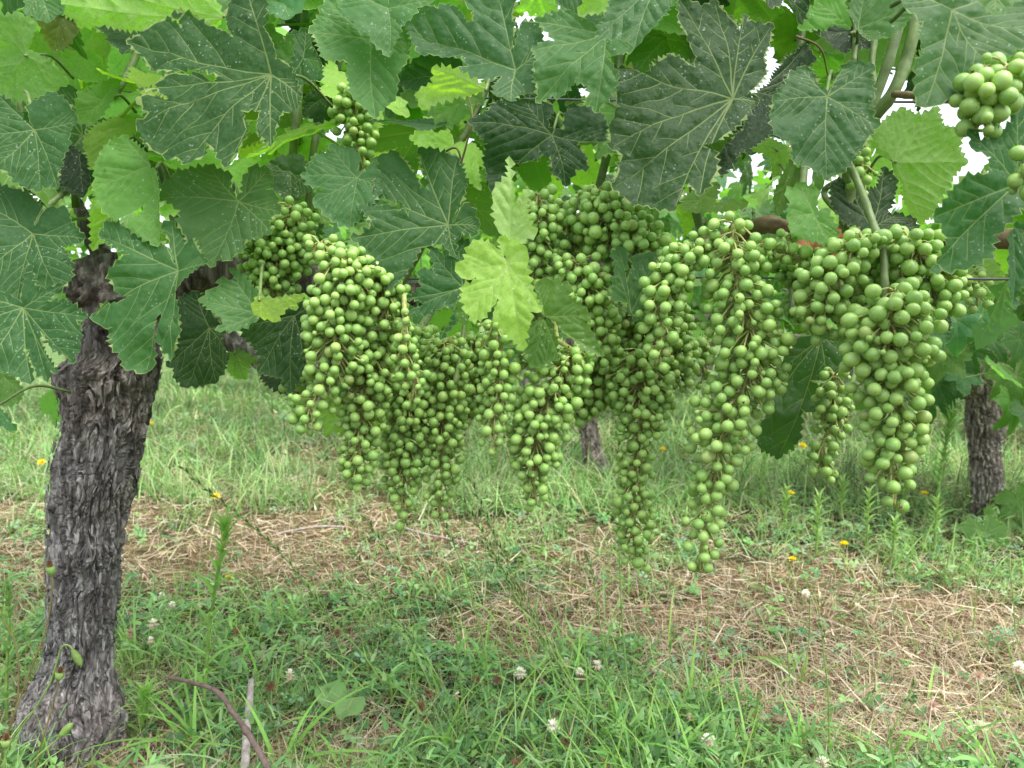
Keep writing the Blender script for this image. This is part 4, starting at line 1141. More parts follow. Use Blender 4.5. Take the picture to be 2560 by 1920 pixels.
BUNCHES = [
    # label, depth, berry px, line, extra
    ('large right hand bunch with the biggest berries, hanging long from a green cane', .545, 38, [(2240, 730, 60), (2225, 800, 110), (2220, 880, 112), (2225, 950, 92), (2235, 1020, 82), (2235, 1090, 72), (2225, 1150, 65), (2235, 1215, 50), (2235, 1265, 28)], {}),
    ('dense bunch below the canopy edge left of the bare green cane', .57, 35, [(2160, 600, 55), (2110, 650, 70), (2070, 710, 72), (2050, 775, 62), (2060, 830, 35)], {}),
    ('broad bunch right of the bare green cane under the overhanging leaf', .575, 36, [(2270, 590, 70), (2300, 640, 85), (2330, 700, 75), (2330, 760, 60), (2250, 680, 50)], {}),
    ('very long bunch right of centre, wide at the middle and ending in a thin tail', .595, 31, [(1835, 560, 55), (1830, 640, 85), (1840, 710, 75), (1860, 780, 95), (1880, 850, 98), (1875, 920, 92), (1850, 990, 92), (1820, 1050, 92), (1800, 1110, 82), (1790, 1170, 60), (1780, 1230, 58), (1765, 1300, 55), (1755, 1360, 45), (1750, 1425, 38)], dict(maxn=285)),
    ('left shoulder of berries drooping beside the longest bunch', .60, 31, [(1790, 590, 45), (1720, 640, 60), (1670, 700, 62), (1650, 770, 55), (1660, 840, 48), (1640, 910, 30)], {}),
    ('short side arm of berries pointing right in front of the brown withered leaf', .60, 32, [(1890, 620, 45), (1950, 640, 50), (2010, 645, 48), (2050, 655, 30)], {}),
    ('long thin bunch left of the longest one, sparse towards its tip', .665, 26, [(1610, 880, 62), (1600, 960, 80), (1600, 1040, 66), (1595, 1110, 50), (1588, 1180, 48), (1585, 1250, 52), (1585, 1330, 52), (1590, 1385, 34), (1605, 1412, 22)], {}),
    ('central bunch hanging on a pale bare stalk below the paired young leaves', .61, 29, [(1440, 880, 45), (1405, 930, 72), (1370, 1000, 82), (1345, 1070, 74), (1335, 1150, 62), (1335, 1210, 44), (1340, 1262, 24)], dict(stalk=[(1385, 800, .60), (1392, 850, .60)])),
    ('narrow bunch under the tip of the bright yellow green leaf', .60, 27, [(1235, 810, 35), (1240, 870, 46), (1250, 940, 52), (1240, 1010, 46), (1230, 1070, 40), (1243, 1112, 20)], {}),
    ('foremost bunch on the left, heavy body tapering to a small tail at lower left', .625, 29, [(850, 640, 55), (885, 690, 82), (845, 760, 80), (835, 830, 78), (840, 900, 70), (810, 960, 52), (780, 1010, 56), (755, 1065, 38)], {}),
    ('bunch with an upper arm reaching right beneath the large dark leaf', .64, 27, [(800, 610, 45), (860, 650, 60), (930, 700, 62), (970, 750, 55), (950, 800, 50)], {}),
    ('dusky bunch second from the left with a thin loose end', .655, 26, [(935, 830, 70), (925, 900, 78), (915, 970, 72), (905, 1040, 60), (900, 1100, 50), (895, 1160, 48), (890, 1210, 34)], {}),
    ('small short bunch in front of the dark mass left of centre', .60, 26, [(1012, 790, 18), (1012, 850, 30), (1015, 910, 40), (1035, 950, 38), (1030, 1002, 24)], dict(stalk=[(1010, 740, .62), (1011, 770, .61)])),
    ('shadowed bunch left of centre ending in a pair of lone berries', .70, 25, [(1020, 950, 60), (1020, 1030, 72), (1020, 1110, 66), (1010, 1180, 55), (1005, 1240, 40), (1010, 1290, 26), (1008, 1318, 16)], {}),
    ('shadowed bunch pressed against its twin right of the lone hanging berries', .70, 25, [(1110, 860, 60), (1110, 940, 72), (1105, 1020, 62), (1105, 1090, 56), (1105, 1160, 52), (1100, 1220, 45), (1100, 1280, 22)], {}),
    ('dark small bunch tucked behind the narrow one at the centre', .77, 24, [(1180, 850, 55), (1190, 920, 62), (1180, 1000, 52), (1170, 1050, 30)], {}),
    ('uppermost left bunch half hidden by the chalky broad leaf', .71, 25, [(735, 520, 55), (710, 590, 82), (690, 650, 80), (680, 710, 60), (690, 760, 42)], {}),
    ('bunch right beside the small upright pale leaf', .69, 28, [(1345, 490, 40), (1355, 540, 60), (1350, 600, 60), (1340, 660, 55), (1345, 730, 50), (1350, 790, 35)], {}),
    ('upper centre bunch beneath the very large dark leaf', .69, 30, [(1490, 480, 50), (1510, 530, 90), (1550, 590, 110), (1590, 640, 90), (1560, 690, 60)], {}),
    ('middle bunch left of the small dark leaf, stalk bent over the old cane', .665, 28, [(1440, 660, 55), (1470, 720, 75), (1480, 790, 58), (1500, 850, 55), (1490, 900, 50)], {}),
    ('dark bunch deep in the shade below the small dark leaf', .72, 27, [(1590, 780, 85), (1590, 850, 100), (1600, 930, 90), (1560, 1000, 60)], {}),
    ('bunch between the central stalk and the long thin bunch', .69, 28, [(1500, 880, 58), (1495, 940, 62), (1470, 1000, 58), (1440, 1050, 38)], {}),
    ('dark shaded bunch behind the left clusters, level with the small short one', .76, 25, [(1000, 820, 70), (1060, 870, 80), (1070, 950, 70), (1050, 1010, 50)], {}),
    ('loose bunch hanging behind the leaf with the silvery folded edge', .665, 27, [(2085, 940, 38), (2085, 1000, 46), (2080, 1060, 42), (2055, 1120, 38), (2060, 1180, 34)], {}),
    ('small bunch at the end of the wire on the right', .80, 30, [(2420, 690, 38), (2440, 725, 42), (2445, 765, 26)], {}),
    ('few dark berries peeping out left of the longest bunch', .76, 26, [(1770, 850, 20), (1755, 900, 32), (1765, 950, 22)], {}),
    ('bunch at the upper right edge with very large near berries', .47, 50, [(2520, 170, 75), (2475, 225, 85), (2460, 280, 75), (2435, 330, 40)], {}),
    ('bunch cut by the right frame edge in front of the large grey leaf', .44, 46, [(2580, 390, 45), (2580, 440, 50), (2590, 490, 42)], {}),
    ('sparse bunch high up on the left between dark canes', .78, 26, [(900, 235, 60), (880, 290, 52), (900, 340, 46), (905, 400, 40), (910, 450, 22)], {}),
    ('shaded bunch filling the space between the left shoulder bunch and the longest one', .70, 27, [(1665, 770, 50), (1680, 850, 66), (1675, 930, 62), (1650, 1000, 38)], {}),
    ('shaded bunch behind the paired young leaves', .70, 26, [(1310, 760, 45), (1335, 840, 52), (1320, 910, 42)], {}),
    ('bunch with a twisted bare side stalk near the upright pale leaf', .72, 27, [(1420, 520, 40), (1430, 600, 55), (1420, 680, 50), (1400, 750, 40)], {}),
    ('compact bunch pressed under the brown withered leaf', .64, 31, [(1960, 600, 40), (1990, 660, 60), (2020, 720, 55), (2000, 780, 35)], {}),
    ('bunch squeezed between the green cane and the biggest bunch', .60, 34, [(2180, 600, 50), (2180, 680, 60), (2150, 760, 60), (2140, 840, 40)], {}),
    ('dim small bunch behind the foremost left one', .72, 25, [(760, 770, 45), (745, 850, 48), (735, 930, 44), (735, 1000, 24)], {}),
    ('tiny group of berries behind the heart shaped leaf', .68, 31, [(2150, 395, 22), (2155, 440, 32), (2140, 470, 24)], {}),
]
order = sorted(range(len(BUNCHES)), key=lambda i: BUNCHES[i][1])
for i in order:
    lb, D, bp, line, ex = BUNCHES[i]
    bunch(line, D, bp, lb, 900 + i, **ex)
open('/tmp/ng','w').write(str(n_grapes)) if False else None

# withered brown leaf between the bunches
M_BROWNLEAF = make_col_mat('withered_leaf', .75, .2, attr=False, col=(.30, .12, .045), grain=120, bumpd=.001)
bm_ = leaf_mesh('leaf', (0, 0), [('t', 0, .03), ('o', .018, .022), ('t', .028, .002), ('o', .012, -.012), ('t', .004, -.034), ('o', -.012, -.016), ('t', -.026, -.004), ('o', -.014, .014)], 71, fold=.4, wave=2)
bm_.materials[0] = M_BROWNLEAF; bm_.materials[1] = M_BROWNLEAF
o = link('leaf', bm_, vine2, label='withered orange brown leaf caught behind the grapes')
o.matrix_basis = Matrix.Translation(at(2035, 640, .68)) @ Matrix.Rotation(R(80), 4, 'X')

# tendrils
for pts in ([(1080, 400, .78), (1140, 370, .74), (1150, 430, .74), (1110, 440, .75), (1105, 400, .76)], [(1150, 420, .8), (1180, 300, .8), (1170, 240, .82)], [(1990, 90, .7), (2050, 120, .7), (2070, 190, .71)]):
    P = smooth_path([at(*q) for q in pts], 8)
    link('tendril', mesh('tendril', *tube(P, [.0012, .0006], 6), (M_CANEB,)), main if pts[0][0] < 1500 else vine2)

# trellis wires along the row
for (pts, lb) in (([(-700, 705, 1.25), (620, 700, 1.0), (1500, 694, .86), (2300, 697, .72), (3000, 702, .58)], 'lower trellis wire showing as a dark line right of the grapes'),
                  ([(-700, 215, 1.25), (620, 235, 1.0), (1500, 250, .86), (2300, 255, .72), (3000, 270, .58)], 'upper trellis wire hidden among the leaves')):
    P = smooth_path([at(*q) for q in pts], 4)
    o = link('trellis_wire', mesh('trellis_wire', *tube(P, .0012, 8), (M_METAL,)), label=lb, cat='wire')

# ================================================================== THE NEXT ROWS
def far_foliage(name, parent, pts, seed, tones, size=(1.0, 1.5)):
    rnd = random.Random(seed); V, Fc = [], []
    for p in pts:
        me = rnd.choice(FAR); b = len(V)
        M = Matrix.Translation(p) @ Matrix.Rotation(R(rnd.uniform(0, 360)), 4, 'Z') @ Matrix.Rotation(R(rnd.uniform(10, 95)), 4, 'X') @ Matrix.Rotation(R(rnd.uniform(-60, 60)), 4, 'Z') @ Matrix.Scale(rnd.uniform(*size), 4)
        V += [M @ v.co for v in me.vertices]; Fc += [tuple(i + b for i in q.vertices) for q in me.polygons]
    o = link(name, mesh(name, V, Fc, (M_LEAF,)), parent); o.color = TONE[tones] + (1,)
    return tag(o, kind='stuff')


RD = Vector((-.83, .56, 0)); RP = Vector((.56, .83, 0))


def row_pts(base, n, rnd, z0=.42, z1=1.05, half=.62, thick=.2):
    out = []
    for _ in range(n):
        z = rnd.triangular(z0, z1, z0 + (z1 - z0) * .35)
        out.append(Vector((base[0], base[1], 0)) + RD * rnd.uniform(-half, half) + RP * rnd.gauss(0, thick) + Vector((0, 0, z)))
    return out


def row2_vine(label, base, rings, D, n, seed, z0=.42, z1=1.05, zlow=None):
    v = empty('grape_vine', (base[0], base[1], 0), label=label, cat='grape vine')
    t, (cen, rad) = trunk_part('trunk', rings, D, v, M_FARBARK, 90, 200, 1.25, seed=seed)
    bark_strips(v, cen, rad, 260, M_FARBARK, seed, .6, 1.2)
    top = Vector(cen[0])
    for s, l in ((1, .62), (-1, .62)):
        P = smooth_path([top - Vector((0, 0, .01)), top + RD * s * .08 + Vector((0, 0, .06)), top + RD * s * .3 + Vector((0, 0, .08)), top + RD * s * l + Vector((0, 0, .1))], 8)
        link('cordon', mesh('cordon', *tube(P, [rad[0] * .9, .02, .014, .01], 14, .5, seed + s), (M_FARBARK,)), v)
    rnd = random.Random(seed)
    for p in row_pts(base, n, rnd, z0, z1):
        put_leaf(v, rnd.choice(VARIANTS), p, rnd.choice(['front', 'mid', 'mid', 'grey', 'dark', 'bright']), rnd.uniform(.9, 1.4), rnd=rnd)
    for _ in range(7):
        a = Vector((base[0], base[1], 0)) + RD * rnd.uniform(-.55, .55) + Vector((0, 0, .45)); b = a + Vector((rnd.uniform(-.1, .1), rnd.uniform(-.1, .1), rnd.uniform(.4, .6)))
        link('cane', mesh('cane', *tube(smooth_path([a, a.lerp(b, .5) + Vector((rnd.uniform(-.03, .03), 0, 0)), b], 4), [.005, .003], 7), (M_CANE,)), v)
    return v


def kr(rows):
    return [(700 + .422 * y, 2100 + .422 * a, 2100 + .422 * b) for y, a, b in rows]


v3 = row2_vine('grape vine in the next row with a split grey trunk at the right edge', (1.27, 2.07),
               kr([(560, 700, 900), (620, 705, 935), (700, 738, 948), (800, 742, 960), (900, 742, 960), (1000, 755, 962), (1100, 765, 962), (1200, 768, 965), (1300, 778, 967), (1380, 778, 975), (1450, 765, 968), (1500, 735, 990)]), 2.07, 150, 21, .40, 1.02)
for pts, r in (([(2430, 965, 2.05), (2400, 925, 2.0), (2375, 890, 1.98)], [.035, .03, .018]), ([(2480, 960, 2.08), (2515, 920, 2.1), (2560, 900, 2.1)], [.03, .03, .02])):
    P = smooth_path([at(*q) for q in pts], 8); link('cordon', mesh('cordon', *tube(P, r, 16, .6, 4), (M_FARBARK,)), v3)
# leaves hanging low on either side of that trunk and a sucker at its foot
rnd = random.Random(77)
for x, y, Y, s in [(2330, 760, 1.75, 1.1), (2390, 800, 1.8, 1.2), (2310, 840, 1.8, 1.3), (2360, 880, 1.85, 1.3), (2420, 870, 1.9, 1.1), (2300, 930, 1.9, 1.2), (2345, 960, 1.95, 1.3), (2310, 990, 2.0, 1.0), (2400, 930, 1.9, 1.0), (2540, 940, 1.85, 1.3), (2530, 1000, 1.85, 1.4), (2570, 1030, 1.8, 1.2),
                   (2480, 850, 2.0, 1.1), (2550, 850, 1.9, 1.3), (2280, 880, 1.9, 1.2), (2450, 790, 1.8, 1.2), (2210, 950, 2.0, 1.1), (2180, 1000, 2.1, .9)]:
    put_leaf(v3, rnd.choice(VARIANTS), at(x, y, Y), rnd.choice(['front', 'grey', 'dark', 'mid']), s, yaw=rnd.uniform(-30, 30), pitch=rnd.uniform(50, 85), roll=rnd.uniform(-30, 30), rnd=rnd)
for x, y, Y, s, ya, pi_ in [(2462, 1335, 1.86, 1.45, 5, 62), (2415, 1375, 1.84, .9, -20, 50), (2530, 1340, 1.95, 1.2, 30, 60), (2500, 1290, 2.0, 1.1, 10, 75), (2545, 1250, 2.0, 1.2, -15, 70), (2540, 1395, 1.9, 1.3, 20, 45), (2550, 1440, 1.85, 1.2, 10, 40)]:
    put_leaf(v3, rnd.choice(VARIANTS), at(x, y, Y), 'mid', s, yaw=ya, pitch=pi_, roll=rnd.uniform(-20, 20), rnd=rnd)

v4 = row2_vine('distant grape vine leaning behind the central bunches', (.30, 2.72), [(860, 1418, 1478), (940, 1428, 1485), (1033, 1442, 1492), (1096, 1450, 1500), (1134, 1452, 1516), (1165, 1456, 1530), (1200, 1462, 1530), (1215, 1450, 1540)], 2.72, 190, 22, .42, 1.35)
v5 = row2_vine('faint far grape vine trunk showing beneath the left bunches', (-.83, 3.5), [(960, 788, 832), (1040, 796, 838), (1090, 800, 848), (1120, 795, 855)], 3.55, 190, 23, .42, 1.7)


def far_vine(label, b, n, seed, group):
    rnd = random.Random(seed)
    v = empty('grape_vine', (b[0], b[1], 0), label=label, cat='grape vine', group=group)
    P = smooth_path([Vector((b[0] + rnd.uniform(-.05, .05), b[1], -.03)), Vector((b[0], b[1], .25)), Vector((b[0] + rnd.uniform(-.04, .04), b[1], .55))], 8)
    link('trunk', mesh('trunk', *tube(P, [.055, .042, .05], 16, .5, seed), (M_FARBARK,)), v)
    far_foliage('foliage', v, row_pts((b[0], b[1]), n, rnd, .45, 1.25 + (.5 if b[0] < .6 else 0), .7, .2), seed, 'mid')
    return v


k = 0
for r_, dist, cnt in ((3, 1.45, 5), (4, 2.95, 6), (5, 4.5, 8)):
    for j in range(-2, cnt):
        p = Vector((1.27, 2.07, 0)) + RP * dist + RD * (j * 1.18)
        if p.y < 1.6: continue
        k += 1
        far_vine('far off grape vine of the rows beyond, blurred behind the leaves', p, 480, 600 + k, 'vines of the rows beyond')
for j in (-1,):
    p = Vector((1.27, 2.07, 0)) + RD * 4.49
    far_vine('leafy grape vine of the next row far behind the left trunk', p, 300, 590, None)

# a belt of trees round the vineyard, far off
rnd = random.Random(4242); pts_ = []
for _ in range(5200):
    a = rnd.uniform(0, 2 * math.pi); d = rnd.uniform(75, 95)
    hgt = 5 + 3.5 * mnoise.noise(Vector((math.cos(a) * 6, math.sin(a) * 6, 0)))
    pts_.append(Vector((math.cos(a) * d, math.sin(a) * d, rnd.uniform(.1, 1) ** .7 * hgt)))
tb = far_foliage('distant_wood', None, pts_, 4243, 'front', size=(14, 26))
tag(tb, 'far belt of dark trees closing the vineyard', 'wood', kind='stuff')

# stake far off, between the leaves on the left
st = empty('metal_stake', ground_at(628, 948), label='thin grey metal stake standing far off between the left leaves', cat='stake')
b = ground_at(628, 948)
link('pole', mesh('pole', *tube([b, b + Vector((0, 0, .55))], [.016, .016], 10), (M_STAKE,)), st)
link('cap', mesh('cap', *tube([b + Vector((0, 0, .55)), b + Vector((0, 0, .60))], [.024, .006], 10), (M_STAKE,)), st)

# ================================================================== FLOWERS, STEMS AND TWIGS
def petals(n, r, el, w, layers, col, seed, droop=.2, z=0):
    rr = random.Random(seed); g = np.random.default_rng(seed)
    Vs, Qs, Cs = [], [], []; off = 0
    for L in range(layers):
        N = n
        az = np.linspace(0, 6.283, N, endpoint=False) + L * .3 + g.uniform(-.1, .1, N)
        V, Q, Cc = blades(np.tile([0, 0, z], (N, 1)).astype(float), az, np.full(N, el[L]) + g.normal(0, .12, N), np.full(N, r * (1 - .06 * L)) * g.uniform(.85, 1.1, N), np.full(N, w), np.full(N, droop), np.array(col[L % len(col)]) * g.uniform(.85, 1.1, (N, 1)), 3, tipw=.55, twist=g.normal(0, .2, N))
        Vs.append(V); Qs.append(Q + off); Cs.append(Cc); off += len(V)
    return np.concatenate(Vs), np.concatenate(Qs), np.concatenate(Cs)


YF = mesh('flower_head', *petals(16, .0095, [.25, .55, .95], .0034, 3, [(.80, .66, .02), (.85, .72, .04), (.74, .55, .02)], 1)[:2], (M_PETAL,), True, col=petals(16, .0095, [.25, .55, .95], .0034, 3, [(.80, .66, .02), (.85, .72, .04), (.74, .55, .02)], 1)[2])


def head_mesh(cols, seed, els, r=.0095, w=.0026, n=11):
    V, Q, Cc = petals(n, r, els, w, len(els), cols, seed, .25)
    return mesh('flower_head', V, Q, (M_PETAL,), True, col=Cc)


CW = [head_mesh([(.62, .45, .36), (.74, .62, .55), (.80, .77, .72), (.80, .78, .74)], 5 + i, [-.9, -.2, .5, 1.1], .0082, .0027, 12) for i in range(3)]
CB = [head_mesh([(.16, .08, .04), (.22, .12, .07), (.27, .16, .09)], 15 + i, [-1.3, -.9, -.3, .5], .008, .0024, 11) for i in range(3)]
CP_ = [head_mesh([(.45, .30, .22), (.60, .42, .34), (.66, .50, .42)], 25 + i, [-1.2, -.7, .1, .8], .0085, .0024, 11) for i in range(2)]


def flower(name, label, cat, group, x, y, hgt, me, size=1.0, seed=0, lean=.01):
    rnd = random.Random(seed)
    t = ground_at(x, y, hgt)
    b = Vector((t.x + rnd.uniform(-lean, lean), t.y + rnd.uniform(-lean, lean), 0)); b.z = float(GZ(b.x, b.y)) - .004
    f = empty(name, b, label=label, cat=cat, group=group)
    P = smooth_path([b, b.lerp(t, .5) + Vector((rnd.uniform(-.004, .004), 0, 0)), t], 4)
    link('stem', mesh('stem', *tube(P, [.0009, .0007], 5), (M_STEM,)), f)
    h = link('flower_head', me, f)
    h.matrix_basis = Matrix.Translation(t) @ Matrix.Rotation(R(rnd.uniform(-35, 35)), 4, 'X') @ Matrix.Rotation(R(rnd.uniform(0, 360)), 4, 'Z') @ Matrix.Scale(size, 4)
    return f


YL = [(573, 1447, 'yellow flower low in the grass right of the thick trunk'), (105, 1157, 'small yellow flower left of the thick trunk'), (1657, 1125, 'yellow flower seen between the two longest bunches'), (1977, 1235, 'yellow flower under the bunch behind the silvery leaf'),
      (2110, 1362, 'yellow flower right of centre nearest the viewer among the far grass'), (1982, 1400, 'half closed yellow flower in shaded weeds'), (2006, 1115, 'tiny yellow flower beside the hanging dark leaf'), (2116, 1052, 'far yellow flower behind the loose bunch'),
      (2312, 1235, 'yellow flower left of the split grey trunk'), (540, 1242, 'distant yellow flower near the thick trunk on the dry grass'), (375, 1060, 'yellow flower touching the edge of the thick trunk in view')]
for i, (x, y, lb) in enumerate(YL):
    d = ground_at(x, y, .06).y
    flower('yellow_flower', lb, 'yellow flower', 'yellow flowers in the grass', x, y, .06 if d < 1.6 else .09, YF, min(1.6, 1.0 + max(0, d - 1.3) * .35), 40 + i)
WL = [(1300, 1682, 'tallest white clover flower, pointing up at bottom centre', 1.25), (1415, 1655, 'white clover flower right of the tallest one, slightly blurred', 1), (1450, 1680, 'low white clover flower beside a dark stem', .9), (1493, 1662, 'round white clover flower with bare space around it', 1.1),
      (1141, 1737, 'pale clover flower left of the tallest one', .9), (1383, 1815, 'white clover flower with spread florets lower right of centre', 1.2), (383, 1558, 'broad white clover flower beside the trunk foot', 1.3), (404, 1487, 'small white clover flower above the broad one', .8),
      (430, 1511, 'white clover flower between two others by the trunk', .9), (497, 1515, 'white clover flower behind the tall weed stem', .9), (377, 1599, 'drooping white clover flower below the broad one', .8), (725, 1685, 'white clover flower among grass left of centre', 1.1),
      (1773, 1852, 'large white clover flower near the bottom edge right of centre', 1.3), (1696, 1908, 'white clover flower cut by the bottom edge', 1.2), (2056, 1908, 'pinkish white clover flower at the bottom edge', 1.2), (2382, 1912, 'white clover flower at the bottom right', 1.1),
      (2454, 1818, 'white clover flower with long hanging florets at lower right', 1.3), (2015, 1483, 'white clover flower in the middle distance above the dry grass', 1.1), (2144, 1516, 'small pale clover flower right of the middle distance one', .9), (1723, 1789, 'tiny white clover bud among leaves', .7),
      (2549, 1667, 'white clover flower at the right edge', 1.2)]
for i, (x, y, lb, s) in enumerate(WL):
    flower('clover_flower', lb, 'clover flower', 'white clover flowers', x, y, .045, CW[i % 3], s, 80 + i)
BL = [(843, 1580, 'tan dried clover head standing clear in the straw'), (676, 1715, 'dark dried clover head in the shade left of centre'), (1191, 1700, 'leftmost of three dried clover heads in a row'), (1216, 1705, 'middle one of three dried clover heads in a row'), (1243, 1697, 'rightmost of three dried clover heads in a row'),
      (1072, 1732, 'light brown dried clover head above a darker one'), (1054, 1762, 'dark round dried clover head'), (1062, 1794, 'reddish dried clover head under the dark round one'), (1271, 1777, 'brown dried clover head below the tallest white flower'), (1417, 1851, 'brown dried clover head under the spread white flower'),
      (1291, 1907, 'dried clover head at the bottom edge near the centre'), (1514, 1907, 'dark dried clover head at the bottom edge'), (594, 1575, 'brown dried clover head by the tall weed'), (1452, 1697, 'dried clover head beneath a low white flower'), (1787, 1900, 'tan dried clover head under the large white flower')]
for i, (x, y, lb) in enumerate(BL):
    flower('dried_clover_head', lb, 'dried clover head', 'brown dried clover heads', x, y, .04, CB[i % 3], 1.15, 120 + i)
for i, (x, y, lb) in enumerate([(325, 1582, 'dusty pink fading clover head against the trunk foot'), (2331, 1765, 'dusty pink fading clover head over pale straw'), (2446, 1689, 'pale pink fading clover head at the right')]):
    flower('clover_flower', lb, 'clover flower', 'fading clover heads', x, y, .045, CP_[i % 2], 1.25, 150 + i)


def stem_points(pts, lean=.0):
    """the last point stands on the ground; the others rise above it at about the same distance"""
    x, y = pts[-1]
    g = ground_at(x, min(y, 1990)) if y > 900 else ground_at(x, 1000)
    D = g.y
    n = len(pts)
    return [at(a, b, D + lean * (n - 1 - i) / max(1, n - 1)) for i, (a, b) in enumerate(pts)]


def seed_stalk(pts, label, spike=.5, r=.0009, group='wild grass stalks standing in the foreground', lean=0, mat=None):
    P = smooth_path(stem_points(pts, lean), 10)
    s = empty('grass_stalk', P[-1], label=label, cat='grass stalk', group=group)
    link('stem', mesh('stem', *tube(P, [r * .6, r], 6), (mat or M_STEM,)), s)
    if spike:
        V, Fc = [], []
        n = len(P); L = 0; side = 1; acc = 0
        for i in range(int(n * spike)):
            seg = (P[i + 1] - P[i]); d = seg.normalized()
            acc += seg.length
            while acc > .011:
                acc -= .011; side = -side
                w = d.cross(Vector((0, 1, 0))).normalized() * side
                a = P[i] + seg * .5; tip = a - d * .012 + w * .0038
                m_ = a - d * .005 + w * .0034; q = Vector((0, .0009, 0)); b = len(V)
                V += [a, m_ + q + w * .0006, tip, m_ - q - w * .0008, a - d * .005 + Vector((0, -.001, 0))]
                Fc += [(b, b + 1, b + 2, b + 4), (b, b + 4, b + 2, b + 3)]
        if V: tag(link('seed_head', mesh('seed_head', V, Fc, (M_SEED,), True), s), kind='stuff')
    return s


M_SEED = make_col_mat('grass_seed', .6, .3, attr=False, col=(.25, .34, .14), grain=200)
for i, (pts, lb, sp) in enumerate([
        ([(448, 1162), (500, 1210), (600, 1290), (689, 1369), (760, 1455), (818, 1538), (913, 1643), (985, 1760)], 'long ryegrass stalk leaning up left from the centre to the trunk', .75),
        ([(908, 1285), (977, 1384), (1077, 1468), (1131, 1548), (1150, 1700), (1158, 1790)], 'ryegrass stalk with pale spikelets bending over left of centre', .6),
        ([(828, 1444), (898, 1483), (972, 1533), (1050, 1620), (1110, 1720), (1150, 1800)], 'low ryegrass stalk leaning far to the left', .6),
        ([(1146, 1230), (1196, 1314), (1296, 1488), (1370, 1613), (1445, 1737), (1480, 1840)], 'central ryegrass stalk leaning left, leftmost of a crossing pair', .7),
        ([(1172, 1190), (1215, 1290), (1250, 1370), (1350, 1560), (1430, 1700), (1470, 1820)], 'central ryegrass stalk rising just right of its neighbour', .7),
        ([(1102, 1290), (1120, 1330), (1165, 1440), (1210, 1620), (1222, 1740), (1225, 1800)], 'thin dark ryegrass stalk below the shadowed twin bunches', .3),
        ([(1205, 1350), (1260, 1440), (1330, 1570), (1400, 1700), (1440, 1800)], 'short ryegrass stalk under the crossing pair', .5),
        ([(885, 1375), (925, 1450), (990, 1560), (1060, 1680), (1090, 1760)], 'faint ryegrass stalk behind the left leaning ones', .5),
        ([(1545, 1080), (1547, 1200), (1549, 1400), (1556, 1560), (1572, 1747), (1578, 1830)], 'tall straight grass stalk passing left of the long thin bunch', .12),
        ([(1468, 1385), (1488, 1470), (1500, 1560), (1515, 1650), (1530, 1760)], 'straight grass stalk right of centre topped with a spike', .25),
        ([(1771, 1468), (1770, 1540), (1766, 1607), (1740, 1751), (1711, 1850)], 'dark curving stalk under the tip of the longest bunch', 0),
        ([(2053, 1555), (2060, 1640), (2070, 1727), (2073, 1830), (2075, 1930)], 'straight dark stalk in front at lower right', .15),
        ([(2291, 1698), (2252, 1785), (2220, 1850), (2185, 1935)], 'dark stalk slanting right at the bottom', .1),
        ([(2025, 1497), (2022, 1607), (2008, 1680), (1995, 1745)], 'thin stalk topped by pale clover in the middle distance', .1),
        ([(2520, 1392), (2533, 1500), (2540, 1622)], 'thin stalk at the right edge before the sucker leaves', .1),
        ([(1684, 1569), (1672, 1660), (1655, 1765)], 'short dark stalk right of centre', .4),
        ([(1965, 1575), (1972, 1660), (1978, 1760)], 'short olive stalk left of the straight dark one', .1),
        ([(2455, 1380), (2440, 1500), (2430, 1600)], 'thin green stalk at lower right under the sucker', .1)]):
    seed_stalk(pts, lb, sp, .00125, lean=.04 if sp > .4 else 0)

# dandelion-like stalks in front of the thick trunk
def bud_stalk(pts, D, label, kind, mat):
    P = smooth_path([at(x, y, D) for x, y in pts], 8)
    s = empty('weed_stalk', P[-1], label=label, cat='weed stalk', group='weed stalks in front of the trunk')
    link('stem', mesh('stem', *tube(P, [.0008, .0010], 7), (mat,)), s)
    d = (P[0] - P[2]).normalized()
    if kind == 'bud':
        q = [P[0] + d * t for t in (-.002, .002, .008, .014, .018)]
        link('bud', mesh('bud', *tube(q, [.0012, .0032, .0042, .0034, .0010], 9, .1), (M_STEM,)), s)
    else:
        q = [P[0] + d * t for t in (-.001, .003, .009)]
        link('bud', mesh('bud', *tube(q, [.0012, .0042, .0048], 9, .1), (M_STEM,)), s)
        h = link('dry_petals', CB[1], s); h.matrix_basis = Matrix.Translation(P[0] + d * .009) @ d.to_track_quat('Z', 'Y').to_matrix().to_4x4() @ Matrix.Rotation(math.pi, 4, 'X') @ Matrix.Scale(.8, 4)


bud_stalk([(183, 1628), (176, 1617), (164, 1612), (152, 1622), (143, 1650), (123, 1711), (75, 1790), (30, 1850), (0, 1930)], .80, 'nodding green bud hanging from a hooked stalk before the trunk', 'bud', M_STEM)
bud_stalk([(146, 1700), (138, 1740), (120, 1804), (100, 1870), (80, 1960)], .80, 'stalk with a small withered head low before the trunk', 'dry', M_DRYSTEM)
bud_stalk([(152, 1838), (130, 1860), (95, 1890), (55, 1935)], .76, 'short stalk with an upright closed bud at the trunk foot', 'bud', M_STEM)
bud_stalk([(129, 1438), (131, 1468), (115, 1570), (60, 1720), (20, 1830), (-10, 1940)], .78, 'tallest stalk with a dry brown head at the left of the trunk', 'dry', M_DRYSTEM)
bud_stalk([(14, 1870), (12, 1900), (5, 1960)], .76, 'brown headed stalk in the bottom left corner', 'dry', M_STEM)
bud_stalk([(0, 1540), (35, 1600), (47, 1680), (40, 1770), (10, 1860)], .82, 'bare reddish stalk curving at the left edge', 'bud', M_DRYSTEM)

